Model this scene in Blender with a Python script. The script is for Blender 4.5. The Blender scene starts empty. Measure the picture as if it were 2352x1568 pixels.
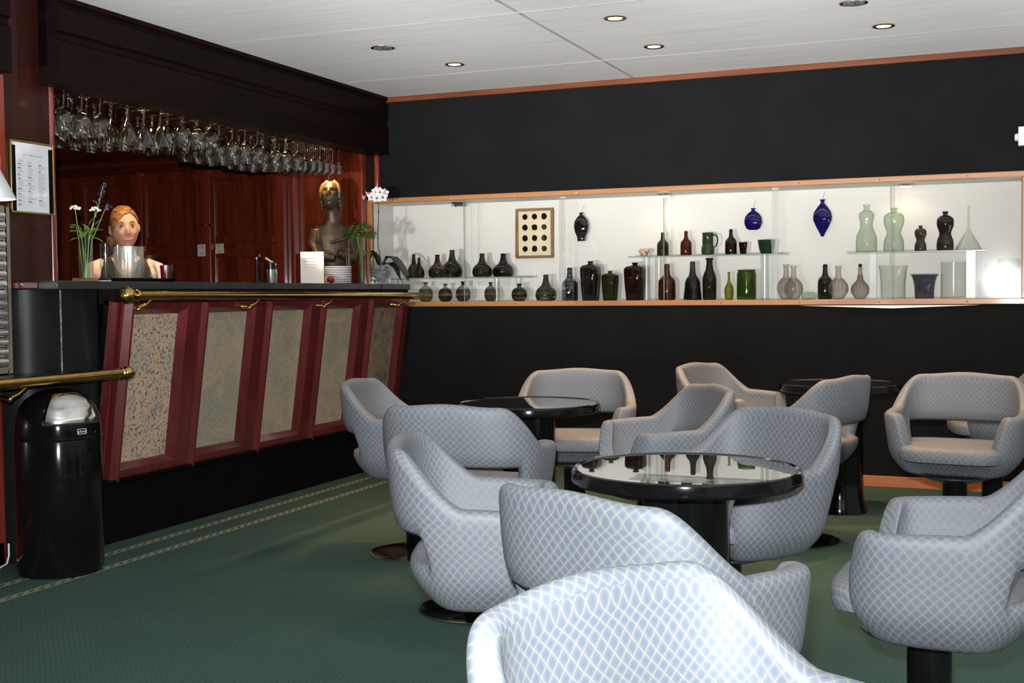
import bpy, bmesh, math, random
from math import sin, cos, pi, radians, sqrt
from mathutils import Vector, Matrix
random.seed(7)
SC = bpy.context.scene
COL = SC.collection

# ------------------------------------------------------------------ helpers
class MB:
    """collects vertices, faces and uvs, then links them as ONE mesh object"""
    def __init__(s): s.v=[]; s.f=[]; s.uv={}
    def vert(s,p): s.v.append(tuple(p)); return len(s.v)-1
    def face(s,idx,uv=None):
        s.f.append(tuple(idx))
        if uv: s.uv[len(s.f)-1]=uv
    def box(s,x0,y0,z0,x1,y1,z1,M=None):
        b=len(s.v)
        for z in (z0,z1):
            for (x,y) in ((x0,y0),(x1,y0),(x1,y1),(x0,y1)):
                p=Vector((x,y,z)); s.v.append(tuple(M@p if M else p))
        for q in ((3,2,1,0),(4,5,6,7),(0,1,5,4),(1,2,6,5),(2,3,7,6),(3,0,4,7)): s.f.append(tuple(b+i for i in q))
        return s
    def lathe(s,prof,seg=24,c=(0,0,0),M=None,close=True,sx=1,sy=1):
        b=len(s.v); n=len(prof)
        for (r,z) in prof:
            for k in range(seg):
                a=2*pi*k/seg; p=Vector((c[0]+r*cos(a)*sx,c[1]+r*sin(a)*sy,c[2]+z)); s.v.append(tuple(M@p if M else p))
        for i in range(n-1):
            for k in range(seg):
                k2=(k+1)%seg
                s.f.append((b+i*seg+k,b+i*seg+k2,b+(i+1)*seg+k2,b+(i+1)*seg+k))
        if close:
            if prof[0][0]>1e-6: s.f.append(tuple(b+k for k in reversed(range(seg))))
            if prof[-1][0]>1e-6: s.f.append(tuple(b+(n-1)*seg+k for k in range(seg)))
        return s
    def tube(s,pts,rad,seg=8,cap=True,flat=1.0):
        pts=[Vector(p) for p in pts]; n=len(pts); b=len(s.v)
        rad=rad if isinstance(rad,(list,tuple)) else [rad]*n
        up=None
        for i in range(n):
            t=(pts[min(i+1,n-1)]-pts[max(i-1,0)]).normalized()
            if up is None:
                up=Vector((0,0,1)) if abs(t.z)<.9 else Vector((1,0,0))
            a=t.cross(up)
            if a.length<1e-5: a=t.cross(Vector((0,1,0)))
            a.normalize(); u2=a.cross(t).normalized(); up=u2
            for k in range(seg):
                an=2*pi*k/seg; s.v.append(tuple(pts[i]+a*cos(an)*rad[i]+u2*sin(an)*rad[i]*flat))
        for i in range(n-1):
            for k in range(seg):
                k2=(k+1)%seg; s.f.append((b+i*seg+k,b+i*seg+k2,b+(i+1)*seg+k2,b+(i+1)*seg+k))
        if cap:
            s.f.append(tuple(b+k for k in reversed(range(seg)))); s.f.append(tuple(b+(n-1)*seg+k for k in range(seg)))
        return s
    def ball(s,c,r,seg=16,rings=10,M=None,sc=(1,1,1)):
        prof=[(max(1e-7,r*sin(pi*i/rings)),-r*cos(pi*i/rings)) for i in range(rings+1)]
        b=len(s.v); 
        for (rr,z) in prof:
            for k in range(seg):
                a=2*pi*k/seg; p=Vector((rr*cos(a)*sc[0],rr*sin(a)*sc[1],z*sc[2]))
                p=(M@p if M else p)+Vector(c); s.v.append(tuple(p))
        for i in range(rings):
            for k in range(seg):
                k2=(k+1)%seg; s.f.append((b+i*seg+k,b+i*seg+k2,b+(i+1)*seg+k2,b+(i+1)*seg+k))
        return s
    def loft(s,rings,cap=True):
        """rings: lists of equal numbers of points"""
        b=len(s.v); m=len(rings[0])
        for r in rings: s.v.extend(tuple(p) for p in r)
        for i in range(len(rings)-1):
            for k in range(m):
                k2=(k+1)%m; s.f.append((b+i*m+k,b+i*m+k2,b+(i+1)*m+k2,b+(i+1)*m+k))
        if cap:
            s.f.append(tuple(b+k for k in reversed(range(m)))); s.f.append(tuple(b+(len(rings)-1)*m+k for k in range(m)))
        return s
    def prism(s,poly,axis,a0,a1,M=None):
        """poly in the two other axes, extruded along axis from a0 to a1"""
        def P(u,v,a):
            p={0:(a,u,v),1:(u,a,v),2:(u,v,a)}[axis]; p=Vector(p); return tuple(M@p if M else p)
        b=len(s.v); n=len(poly)
        for (u,v) in poly: s.v.append(P(u,v,a0))
        for (u,v) in poly: s.v.append(P(u,v,a1))
        s.f.append(tuple(b+i for i in reversed(range(n)))); s.f.append(tuple(b+n+i for i in range(n)))
        for i in range(n):
            j=(i+1)%n; s.f.append((b+i,b+j,b+n+j,b+n+i))
        return s
    def build(s,name,mat,parent=None,smooth=False,bevel=0,sub=0,weld=True,solid=0):
        me=bpy.data.meshes.new(name); me.from_pydata(s.v,[],s.f)
        if s.uv:
            ul=me.uv_layers.new(name='UVMap')
            for fi,uv in s.uv.items():
                for li,u in zip(me.polygons[fi].loop_indices,uv): ul.data[li].uv=u
        bm=bmesh.new(); bm.from_mesh(me)
        if weld: bmesh.ops.remove_doubles(bm,verts=bm.verts,dist=1e-6)
        bmesh.ops.recalc_face_normals(bm,faces=bm.faces)
        bm.to_mesh(me); bm.free()
        o=bpy.data.objects.new(name,me); COL.objects.link(o)
        if mat: me.materials.append(mat)
        if parent: o.parent=parent
        if solid:
            m=o.modifiers.new('solid','SOLIDIFY'); m.thickness=solid; m.offset=0
        if bevel:
            m=o.modifiers.new('bevel','BEVEL'); m.width=bevel; m.segments=2; m.limit_method='ANGLE'; m.angle_limit=radians(40)
            smooth=True
        if sub:
            m=o.modifiers.new('sub','SUBSURF'); m.levels=sub; m.render_levels=sub; m.uv_smooth='NONE'
        if smooth:
            for p in me.polygons: p.use_smooth=True
            if not sub:
                try: me.set_sharp_from_angle(angle=radians(42))
                except Exception: pass
        return o

def tag(o,label=None,cat=None,group=None,kind=None):
    if label: o['label']=label
    if cat: o['category']=cat
    if group: o['group']=group
    if kind: o['kind']=kind
    return o
def empty(name,loc,rz=0,label=None,cat=None,group=None):
    o=bpy.data.objects.new(name,None); COL.objects.link(o); o.empty_display_size=.1
    o.location=loc; o.rotation_euler=(0,0,rz); tag(o,label,cat,group); return o
def dup(root,loc,rz=0,label=None,group=None):
    r=root.copy(); COL.objects.link(r); r.location=loc; r.rotation_euler=(0,0,rz)
    if label: r['label']=label
    if group: r['group']=group
    for ch in list(root.children):
        c=ch.copy(); COL.objects.link(c); c.parent=r
        for g in list(ch.children):
            d=g.copy(); COL.objects.link(d); d.parent=c
    return r
def bake(o):
    """modifiers to mesh without operators"""
    dg=bpy.context.evaluated_depsgraph_get(); dg.update()
    me=bpy.data.meshes.new_from_object(o.evaluated_get(dg)); o.modifiers.clear(); o.data=me
    for p in me.polygons: p.use_smooth=True
    return o
def ss(a,b,x):
    t=min(1,max(0,(x-a)/(b-a))); return t*t*(3-2*t)

# ------------------------------------------------------------------ materials
def nm(name):
    m=bpy.data.materials.new(name); m.use_nodes=True; nt=m.node_tree; nt.nodes.clear()
    o=nt.nodes.new('ShaderNodeOutputMaterial'); return m,nt,o
def N(nt,t,**k):
    n=nt.nodes.new(t)
    for a,b in k.items():
        if a.startswith('i_'): n.inputs[a[2:].replace('_',' ')].default_value=b
        else: setattr(n,a,b)
    return n
def ramp(nt,pts):
    r=nt.nodes.new('ShaderNodeValToRGB'); e=r.color_ramp.elements
    e[0].position,e[0].color=pts[0][0],(*pts[0][1],1); e[1].position,e[1].color=pts[-1][0],(*pts[-1][1],1)
    for p,c in pts[1:-1]:
        x=e.new(p); x.color=(*c,1)
    return r
def P(name,col,rough=.5,metal=0,coat=0,spec=.5,var=.06,vscale=8,sheen=0,trans=0,ior=1.5,bump=0,bscale=60,stretch=None,col2=None,coatr=.05):
    m,nt,o=nm(name); b=N(nt,'ShaderNodeBsdfPrincipled'); nt.links.new(b.outputs[0],o.inputs[0])
    b.inputs['Roughness'].default_value=rough; b.inputs['Metallic'].default_value=metal
    b.inputs['Coat Weight'].default_value=coat; b.inputs['Coat Roughness'].default_value=coatr
    b.inputs['Specular IOR Level'].default_value=spec; b.inputs['IOR'].default_value=ior
    b.inputs['Transmission Weight'].default_value=trans
    if sheen: b.inputs['Sheen Weight'].default_value=sheen
    tc=N(nt,'ShaderNodeTexCoord'); mp=N(nt,'ShaderNodeMapping'); nt.links.new(tc.outputs['Object'],mp.inputs[0])
    if stretch: mp.inputs['Scale'].default_value=stretch
    nz=N(nt,'ShaderNodeTexNoise',i_Scale=vscale,i_Detail=4.0); nt.links.new(mp.outputs[0],nz.inputs['Vector'])
    c1=tuple(c*(1-var*3) for c in col) if col2 is None else col2; c2=tuple(c*(1+var*2) for c in col) if col2 is None else col
    r=ramp(nt,[(.3,c1),(.7,c2)]); nt.links.new(nz.outputs[0],r.inputs[0]); nt.links.new(r.outputs[0],b.inputs['Base Color'])
    if bump:
        n2=N(nt,'ShaderNodeTexNoise',i_Scale=bscale,i_Detail=3.0); nt.links.new(mp.outputs[0],n2.inputs['Vector'])
        bp=N(nt,'ShaderNodeBump',i_Strength=bump,i_Distance=.01); nt.links.new(n2.outputs[0],bp.inputs['Height']); nt.links.new(bp.outputs[0],b.inputs['Normal'])
    return m
def emis(name,col,st):
    m,nt,o=nm(name); e=N(nt,'ShaderNodeEmission'); e.inputs[0].default_value=(*col,1); e.inputs[1].default_value=st
    nt.links.new(e.outputs[0],o.inputs[0]); return m
def thin_glass(name,tint=(.96,.98,.97),ior=1.5,rough=0,haze=0,hz_r=.12,glint_white=0):
    """window type glass: straight-through transmission plus Fresnel reflection"""
    m,nt,o=nm(name); t=N(nt,'ShaderNodeBsdfTransparent'); t.inputs[0].default_value=(*tint,1)
    g=N(nt,'ShaderNodeBsdfGlossy'); g.inputs['Roughness'].default_value=rough
    lw=N(nt,'ShaderNodeLayerWeight'); lw.inputs[0].default_value=.5; f0=((ior-1)/(ior+1))**2
    pw=N(nt,'ShaderNodeMath',operation='POWER'); nt.links.new(lw.outputs['Facing'],pw.inputs[0]); pw.inputs[1].default_value=5
    fr=N(nt,'ShaderNodeMath',operation='MULTIPLY_ADD'); nt.links.new(pw.outputs[0],fr.inputs[0]); fr.inputs[1].default_value=1-f0; fr.inputs[2].default_value=f0
    mx=N(nt,'ShaderNodeMixShader')
    nt.links.new(fr.outputs[0],mx.inputs[0]); nt.links.new(t.outputs[0],mx.inputs[1]); nt.links.new(g.outputs[0],mx.inputs[2])
    last=mx
    if haze:
        g2=N(nt,'ShaderNodeBsdfGlossy'); g2.inputs['Roughness'].default_value=hz_r
        nz=N(nt,'ShaderNodeTexNoise',i_Scale=5.0,i_Detail=3.0); tc=N(nt,'ShaderNodeTexCoord'); nt.links.new(tc.outputs['Object'],nz.inputs['Vector'])
        mm=N(nt,'ShaderNodeMath',operation='MULTIPLY'); mm.inputs[1].default_value=haze; nt.links.new(nz.outputs[0],mm.inputs[0])
        m2=N(nt,'ShaderNodeMixShader'); nt.links.new(mm.outputs[0],m2.inputs[0]); nt.links.new(mx.outputs[0],m2.inputs[1]); nt.links.new(g2.outputs[0],m2.inputs[2]); last=m2
    if glint_white:  # white body mixed in, standing for flash glint on the ribs
        pb=N(nt,'ShaderNodeBsdfPrincipled'); pb.inputs['Base Color'].default_value=(.85,.85,.84,1); pb.inputs['Roughness'].default_value=.25
        m3=N(nt,'ShaderNodeMixShader'); m3.inputs[0].default_value=glint_white; nt.links.new(last.outputs[0],m3.inputs[1]); nt.links.new(pb.outputs[0],m3.inputs[2]); last=m3
    nt.links.new(last.outputs[0],o.inputs[0]); return m
def wood(name,ca,cb,axis=2,coat=.6,rough=.3,scale=1.0,coatr=.06,spec=.5):
    m,nt,o=nm(name); b=N(nt,'ShaderNodeBsdfPrincipled'); nt.links.new(b.outputs[0],o.inputs[0])
    b.inputs['Roughness'].default_value=rough; b.inputs['Coat Weight'].default_value=coat; b.inputs['Coat Roughness'].default_value=coatr; b.inputs['Specular IOR Level'].default_value=spec
    tc=N(nt,'ShaderNodeTexCoord'); mp=N(nt,'ShaderNodeMapping'); s=[14*scale]*3; s[axis]=1.1*scale; mp.inputs['Scale'].default_value=s
    nt.links.new(tc.outputs['Object'],mp.inputs[0])
    nz=N(nt,'ShaderNodeTexNoise',i_Scale=1.0,i_Detail=6.0,i_Roughness=.65,i_Distortion=.8); nt.links.new(mp.outputs[0],nz.inputs['Vector'])
    r=ramp(nt,[(.32,ca),(.5,tuple((x+y)/2 for x,y in zip(ca,cb))),(.68,cb)]); nt.links.new(nz.outputs[0],r.inputs[0]); nt.links.new(r.outputs[0],b.inputs['Base Color'])
    return m

M={}
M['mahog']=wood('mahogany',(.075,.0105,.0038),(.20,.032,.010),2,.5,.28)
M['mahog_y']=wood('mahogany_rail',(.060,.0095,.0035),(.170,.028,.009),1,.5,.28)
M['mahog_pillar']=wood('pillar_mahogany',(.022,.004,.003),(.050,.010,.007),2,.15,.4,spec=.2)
M['mahog_x']=wood('mahogany_cross',(.036,.0055,.0035),(.10,.014,.008),0,.7,.28)
M['mahog_dark']=wood('dark_mahogany',(.0045,.0022,.0019),(.0105,.0042,.0036),1,.0,.5,spec=.08)
M['mahog_red']=wood('red_mahogany',(.066,.008,.009),(.125,.016,.018),2,.6,.25)
M['mahog_trim']=wood('mahogany_trim',(.16,.018,.010),(.26,.035,.016),2,.8,.22)
M['teak_x']=wood('teak_lip',(.30,.11,.030),(.46,.20,.065),0,.3,.4)
M['teak_z']=wood('teak_lip_upright',(.30,.11,.030),(.46,.20,.065),2,.3,.4)
M['cornice']=wood('cornice_wood',(.105,.026,.009),(.19,.055,.019),0,.2,.5,spec=.2)
M['skirting']=wood('skirting_wood',(.36,.10,.022),(.50,.16,.04),0,.3,.4)
M['blacklam']=P('black_laminate',(.011,.0115,.0115),.42,spec=.22,var=.1)
M['counter']=P('black_counter',(.02,.021,.021),.25,spec=.4,var=.1)
M['blackgloss']=P('black_gloss',(.005,.005,.005),.10,spec=.34,var=.05)
M['tabletop']=P('smoked_mirror_top',(.012,.011,.010),.015,spec=1.0,ior=2.4,coat=1.0,coatr=.01,var=.02)
M['kick']=P('kick_black',(.0028,.0028,.0028),.6,spec=.08,var=.1)
M['wallblack']=P('black_wall_cloth',(.0080,.0082,.0082),.8,spec=.1,var=.07,vscale=3,bump=.15,bscale=220)
M['brass']=P('brass',(.56,.36,.12),.16,metal=1,var=.06,vscale=20)
M['brassdull']=P('dull_brass',(.40,.27,.10),.28,metal=1,var=.08,vscale=20)
M['steel']=P('steel',(.62,.61,.58),.14,metal=1,var=.03)
M['chromewire']=P('chrome_wire',(.75,.70,.60),.18,metal=1,var=.02)
M['darkmetal']=P('dark_metal',(.05,.05,.052),.35,metal=.4,coat=.3)
M['cabwhite']=P('cabinet_white',(.73,.715,.685),.6,var=.015,vscale=2)
M['white']=P('white_plastic',(.78,.77,.74),.4,var=.01)
M['paper']=P('white_paper',(.80,.80,.82),.6,var=.01)
M['cream']=P('cream_card',(.72,.62,.42),.7,var=.03)
M['ink']=P('ink',(.03,.03,.035),.7,var=.02)
M['inkgrey']=P('grey_ink',(.34,.34,.36),.7,var=.02)
M['porcelain']=P('porcelain',(.78,.77,.76),.15,coat=.6,var=.01)
M['napkin']=P('red_napkin',(.22,.012,.018),.7,var=.15,vscale=40)
M['gold']=P('gold_frame',(.62,.45,.16),.3,metal=1,var=.05)
M['bronze']=P('bronze',(.060,.041,.023),.45,metal=.35,var=.16,vscale=14,bump=.2,bscale=30)
M['skin']=P('skin',(.62,.34,.235),.5,var=.03,vscale=14)
M['lip']=P('lip',(.50,.20,.165),.4,var=.02)
M['hair']=P('strawberry_hair',(.36,.165,.052),.5,var=.26,vscale=9,stretch=(3,3,14),bump=.5,bscale=40)
M['vest']=P('black_vest',(.012,.012,.014),.8,var=.1)
M['blouse']=P('pale_blouse',(.72,.55,.48),.75,var=.03)
M['trousers']=P('dark_trousers',(.015,.015,.018),.8)
M['eyewhite']=P('eye_white',(.7,.68,.65),.2,var=.01)
M['iris']=P('iris',(.03,.045,.06),.15,var=.05)
M['brow']=P('brow',(.20,.09,.035),.8)
M['leaf']=P('leaf_green',(.075,.17,.030),.5,var=.2,vscale=30)
M['leafdark']=P('dark_leaf',(.008,.022,.006),.4,var=.2,vscale=20)
M['stem']=P('stem_green',(.13,.22,.05),.5,var=.1)
M['stemdark']=P('dark_stem',(.012,.016,.010),.5,var=.1)
M['petal']=P('white_petal',(.82,.78,.79),.5,var=.03)
M['petalpink']=P('pink_bud',(.72,.42,.47),.5,var=.08)
M['petalcentre']=P('maroon_centre',(.14,.02,.045),.5)
M['flowercream']=P('cream_flower',(.72,.74,.56),.6,var=.1,vscale=80)
M['flowerblue']=P('violet_flower',(.17,.14,.33),.6,var=.2,vscale=60)
M['water']=thin_glass('water',(.93,.95,.92),1.33)
M['pane']=thin_glass('cabinet_pane',(.968,.966,.955),1.5,0,.010,.10)
M['shelfglass']=thin_glass('shelf_glass',(.86,.93,.89),1.5)
M['edgeglass']=P('glass_edge',(.25,.38,.33),.2,var=.05,coat=.6)
M['clear']=None
M['clearribs']=thin_glass('ribbed_glass',(.95,.96,.95),1.6,.03,.16,.25,.08)
M['acrylic']=thin_glass('acrylic',(.93,.95,.94),1.5,0,.10,.3)
M['stone']=P('pale_shell',(.62,.45,.33),.7,var=.25,vscale=60,bump=.5)
def stem_glass():
    m,nt,o=nm('stem_glass'); g=N(nt,'ShaderNodeBsdfGlass',i_Roughness=.04,i_IOR=1.5); g.inputs[0].default_value=(.99,.985,.97,1)
    nt.links.new(g.outputs[0],o.inputs[0]); return m
M['stemglass']=stem_glass()
def bglass(name,col,dens=.5,rough=.04):
    """coloured bottle glass: body colour under a hard clear surface with some light passing"""
    m,nt,o=nm(name); b=N(nt,'ShaderNodeBsdfPrincipled'); b.inputs['Roughness'].default_value=rough; b.inputs['Coat Weight'].default_value=.0
    tc=N(nt,'ShaderNodeTexCoord'); nz=N(nt,'ShaderNodeTexNoise',i_Scale=25.0,i_Detail=2.0); nt.links.new(tc.outputs['Object'],nz.inputs['Vector'])
    r=ramp(nt,[(.3,tuple(c*.8 for c in col)),(.7,tuple(c*1.15 for c in col))]); nt.links.new(nz.outputs[0],r.inputs[0]); nt.links.new(r.outputs[0],b.inputs['Base Color'])
    t=N(nt,'ShaderNodeBsdfTransparent'); k=max(col); t.inputs[0].default_value=(*[min(1,(c/k)**1.25) for c in col],1)
    mx=N(nt,'ShaderNodeMixShader'); mx.inputs[0].default_value=1-dens; nt.links.new(b.outputs[0],mx.inputs[1]); nt.links.new(t.outputs[0],mx.inputs[2])
    # fac: amount of transparent
    nt.links.new(mx.outputs[0],o.inputs[0]); return m
def shell_glass(name,tint,dens=0,body=None,rough=.035):
    """glass wall seen as a thin shell: absorption grows with the path through the wall (1/cos), Fresnel reflection on top"""
    m,nt,o=nm(name); L=nt.links.new; lw=N(nt,'ShaderNodeLayerWeight'); lw.inputs[0].default_value=.5
    def mth(op,a,b=None,c=None):
        n=N(nt,'ShaderNodeMath',operation=op)
        for i,x in enumerate((a,b,c)):
            if x is None: continue
            if isinstance(x,(int,float)): n.inputs[i].default_value=x
            else: L(x,n.inputs[i])
        return n.outputs[0]
    cs=mth('MAXIMUM',mth('SUBTRACT',1.0,lw.outputs['Facing']),.13); ln=mth('DIVIDE',1.0,cs)
    cb=N(nt,'ShaderNodeCombineXYZ')
    for i in range(3): L(mth('POWER',tint[i],ln),cb.inputs[i])
    t=N(nt,'ShaderNodeBsdfTransparent'); L(cb.outputs[0],t.inputs[0])
    last=t
    if dens:
        d=N(nt,'ShaderNodeBsdfDiffuse'); d.inputs[0].default_value=(*body,1); mx=N(nt,'ShaderNodeMixShader'); mx.inputs[0].default_value=dens; L(t.outputs[0],mx.inputs[1]); L(d.outputs[0],mx.inputs[2]); last=mx
    g=N(nt,'ShaderNodeBsdfGlossy'); g.inputs['Roughness'].default_value=rough
    fr=mth('MULTIPLY_ADD',mth('POWER',lw.outputs['Facing'],5.0),.96,.04); m2=N(nt,'ShaderNodeMixShader'); L(fr,m2.inputs[0]); L(last.outputs[0],m2.inputs[1]); L(g.outputs[0],m2.inputs[2])
    L(m2.outputs[0],o.inputs[0]); return m
M['clear']=shell_glass('clear_glass',(.975,.98,.975))
BG=dict(black=((.0035,.0035,.003),.995),dkgreen=((.010,.013,.004),.97),olive=((.024,.027,.006),.95),brown=((.020,.007,.004),.965),brown2=((.030,.008,.006),.95),
 paleolive=((.09,.085,.045),.8),smoke=((.016,.012,.008),.955),smoke2=((.028,.023,.015),.92),smokegreen=((.016,.018,.008),.95),maroon=((.026,.007,.007),.965),amber=((.085,.030,.007),.78),amber2=((.10,.024,.009),.78),
 dkolive=((.018,.017,.005),.96),yellowgreen=((.16,.155,.03),.6),green=((.085,.135,.022),.66),green2=((.026,.050,.018),.85),green3=((.012,.034,.019),.93),paleglass=((.36,.32,.28),.46),paleglass2=((.27,.23,.205),.58),
 bluegrey=((.040,.048,.062),.90),palegreen=((.30,.325,.275),.46),blue=((.012,.008,.10),.90))
for k,(c,d) in BG.items(): M['g_'+k]=bglass('glass_'+k,c,d)
M['g_palegreen']=shell_glass('glass_palegreen',(.84,.885,.835),.05,(.5,.55,.45))
M['g_paleglass']=shell_glass('glass_pale',(.865,.84,.82),.06,(.5,.45,.42))
M['g_paleglass2']=shell_glass('glass_pale_dark',(.80,.76,.74),.08,(.4,.35,.33))
M['g_yellowgreen']=shell_glass('glass_yellowgreen',(.66,.65,.30),.10,(.25,.25,.05))
M['g_green']=shell_glass('glass_green',(.48,.60,.24),.12,(.10,.18,.03))
M['g_amber']=shell_glass('glass_amber',(.44,.22,.07),.15,(.08,.03,.01))
M['g_amber2']=shell_glass('glass_amber_red',(.42,.16,.07),.15,(.10,.025,.01))
M['g_blue']=shell_glass('glass_blue',(.20,.15,.58),.15,(.012,.008,.12))
M['g_olive']=shell_glass('glass_olive',(.25,.255,.08),.25,(.03,.034,.008))
M['g_dkgreen']=shell_glass('glass_dkgreen',(.17,.19,.07),.25,(.018,.024,.007))
M['g_dkolive']=shell_glass('glass_dkolive',(.20,.19,.06),.25,(.024,.022,.006))
M['g_brown']=shell_glass('glass_brown',(.22,.09,.045),.25,(.025,.009,.005))
M['g_brown2']=shell_glass('glass_brown_b',(.19,.07,.05),.25,(.028,.009,.006))
M['g_maroon']=shell_glass('glass_maroon',(.22,.075,.065),.25,(.03,.008,.008))
M['g_smoke']=shell_glass('glass_smoke',(.25,.20,.14),.2,(.02,.016,.01))
M['g_paleolive']=shell_glass('glass_paleolive',(.60,.58,.36),.1,(.15,.14,.07))
M['g_smokegreen']=shell_glass('glass_smokegreen',(.25,.27,.15),.2,(.02,.022,.01))

def fabric():
    m,nt,o=nm('lattice_fabric'); b=N(nt,'ShaderNodeBsdfPrincipled'); b.inputs['Roughness'].default_value=.60
    nt.links.new(b.outputs[0],o.inputs[0]); L=nt.links.new
    uv=N(nt,'ShaderNodeUVMap'); sp=N(nt,'ShaderNodeSeparateXYZ'); L(uv.outputs[0],sp.inputs[0])
    def mth(op,a,bb=None,c=None):
        n=N(nt,'ShaderNodeMath',operation=op)
        for i,x in enumerate((a,bb,c)):
            if x is None: continue
            if isinstance(x,(int,float)): n.inputs[i].default_value=x
            else: L(x,n.inputs[i])
        return n.outputs[0]
    s=1/.024
    a=mth('MULTIPLY',mth('ADD',sp.outputs[0],sp.outputs[1]),s); c=mth('MULTIPLY',mth('SUBTRACT',sp.outputs[0],sp.outputs[1]),s)
    da=mth('ABSOLUTE',mth('SUBTRACT',mth('FRACT',a),.5)); dc=mth('ABSOLUTE',mth('SUBTRACT',mth('FRACT',c),.5))
    mn=mth('MINIMUM',da,dc); line=N(nt,'ShaderNodeMapRange'); L(mn,line.inputs[0]); line.inputs[1].default_value=.030; line.inputs[2].default_value=.062; line.inputs[3].default_value=1; line.inputs[4].default_value=0
    mxx=mth('MAXIMUM',da,dc); node=N(nt,'ShaderNodeMapRange'); L(mxx,node.inputs[0]); node.inputs[1].default_value=.06; node.inputs[2].default_value=.16; node.inputs[3].default_value=.45; node.inputs[4].default_value=0
    # oval figure inside each cell
    cell=mth('ADD',mth('POWER',mth('SUBTRACT',.5,da),2.0),mth('POWER',mth('SUBTRACT',.5,dc),2.0))
    cr=ramp(nt,[(.0,(.128,.150,.188)),(.12,(.150,.174,.212)),(.2,(.172,.196,.234))]); L(cell,cr.inputs[0])
    nz=N(nt,'ShaderNodeTexNoise',i_Scale=900.0,i_Detail=2.0); L(uv.outputs[0],nz.inputs['Vector'])
    mx=N(nt,'ShaderNodeMix',data_type='RGBA'); L(mth('MINIMUM',mth('ADD',line.outputs[0],node.outputs[0]),1.0),mx.inputs[0]); L(cr.outputs[0],mx.inputs[6]); mx.inputs[7].default_value=(.305,.288,.222,1)
    sl=N(nt,'ShaderNodeMapRange'); L(mth('MINIMUM',mth('ADD',line.outputs[0],node.outputs[0]),1.0),sl.inputs[0]); sl.inputs[3].default_value=1.0; sl.inputs[4].default_value=.1; L(sl.outputs[0],b.inputs['Specular IOR Level'])
    m2=N(nt,'ShaderNodeMix',data_type='RGBA',blend_type='MULTIPLY'); m2.inputs[0].default_value=.35; L(mx.outputs[2],m2.inputs[6]); L(nz.outputs[0],m2.inputs[7]); L(m2.outputs[2],b.inputs['Base Color'])
    bp=N(nt,'ShaderNodeBump',i_Strength=.25,i_Distance=.002); L(mth('ADD',line.outputs[0],nz.outputs[0]),bp.inputs['Height']); L(bp.outputs[0],b.inputs['Normal'])
    return m
M['fabric']=fabric()

def carpet():
    m,nt,o=nm('green_carpet'); b=N(nt,'ShaderNodeBsdfPrincipled'); b.inputs['Roughness'].default_value=.95; b.inputs['Specular IOR Level'].default_value=.05
    L=nt.links.new; L(b.outputs[0],o.inputs[0]); tc=N(nt,'ShaderNodeTexCoord'); sp=N(nt,'ShaderNodeSeparateXYZ'); L(tc.outputs['Object'],sp.inputs[0])
    nz=N(nt,'ShaderNodeTexNoise',i_Scale=160.0,i_Detail=3.0); L(tc.outputs['Object'],nz.inputs['Vector'])
    n2=N(nt,'ShaderNodeTexNoise',i_Scale=2.0,i_Detail=3.0); L(tc.outputs['Object'],n2.inputs['Vector'])
    def mth(op,a,bb=None,c=None):
        n=N(nt,'ShaderNodeMath',operation=op)
        for i,x in enumerate((a,bb,c)):
            if x is None: continue
            if isinstance(x,(int,float)): n.inputs[i].default_value=x
            else: L(x,n.inputs[i])
        return n.outputs[0]
    r1=ramp(nt,[(.3,(.046,.086,.067)),(.7,(.076,.128,.104))]); L(nz.outputs[0],r1.inputs[0])
    # woven dot grid of the loop pile
    gx=mth('SINE',mth('MULTIPLY',sp.outputs[0],2*pi/.022)); gy=mth('SINE',mth('MULTIPLY',sp.outputs[1],2*pi/.022)); g=mth('MULTIPLY',gx,gy)
    rg=ramp(nt,[(.0,(.80,.80,.80)),(1,(1.06,1.06,1.06))]); L(mth('MULTIPLY_ADD',g,.5,.5),rg.inputs[0])
    ma=N(nt,'ShaderNodeMix',data_type='RGBA',blend_type='MULTIPLY'); ma.inputs[0].default_value=1; L(r1.outputs[0],ma.inputs[6]); L(rg.outputs[0],ma.inputs[7])
    r2=ramp(nt,[(.3,(.85,.85,.85)),(.7,(1,1,1))]); L(n2.outputs[0],r2.inputs[0])
    mb=N(nt,'ShaderNodeMix',data_type='RGBA',blend_type='MULTIPLY'); mb.inputs[0].default_value=1; L(ma.outputs[2],mb.inputs[6]); L(r2.outputs[0],mb.inputs[7])
    # two woven border stripes running along the bar
    fac=None
    for x0 in (-3.385,-3.558):
        d=mth('ABSOLUTE',mth('SUBTRACT',sp.outputs[0],x0)); inn=mth('LESS_THAN',d,.021)
        edge=mth('GREATER_THAN',d,.011); zig=mth('GREATER_THAN',mth('SINE',mth('ADD',mth('MULTIPLY',sp.outputs[1],2*pi/.055),mth('MULTIPLY',sp.outputs[0],200.))),.1)
        f=mth('MULTIPLY',inn,mth('MULTIPLY',mth('MAXIMUM',edge,zig),.85)); fac=f if fac is None else mth('MAXIMUM',fac,f)
    mc=N(nt,'ShaderNodeMix',data_type='RGBA'); L(fac,mc.inputs[0]); L(mb.outputs[2],mc.inputs[6]); mc.inputs[7].default_value=(.30,.29,.20,1); L(mc.outputs[2],b.inputs['Base Color'])
    bp=N(nt,'ShaderNodeBump',i_Strength=.5,i_Distance=.004); L(nz.outputs[0],bp.inputs['Height']); L(bp.outputs[0],b.inputs['Normal'])
    return m
M['carpet']=carpet()

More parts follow.
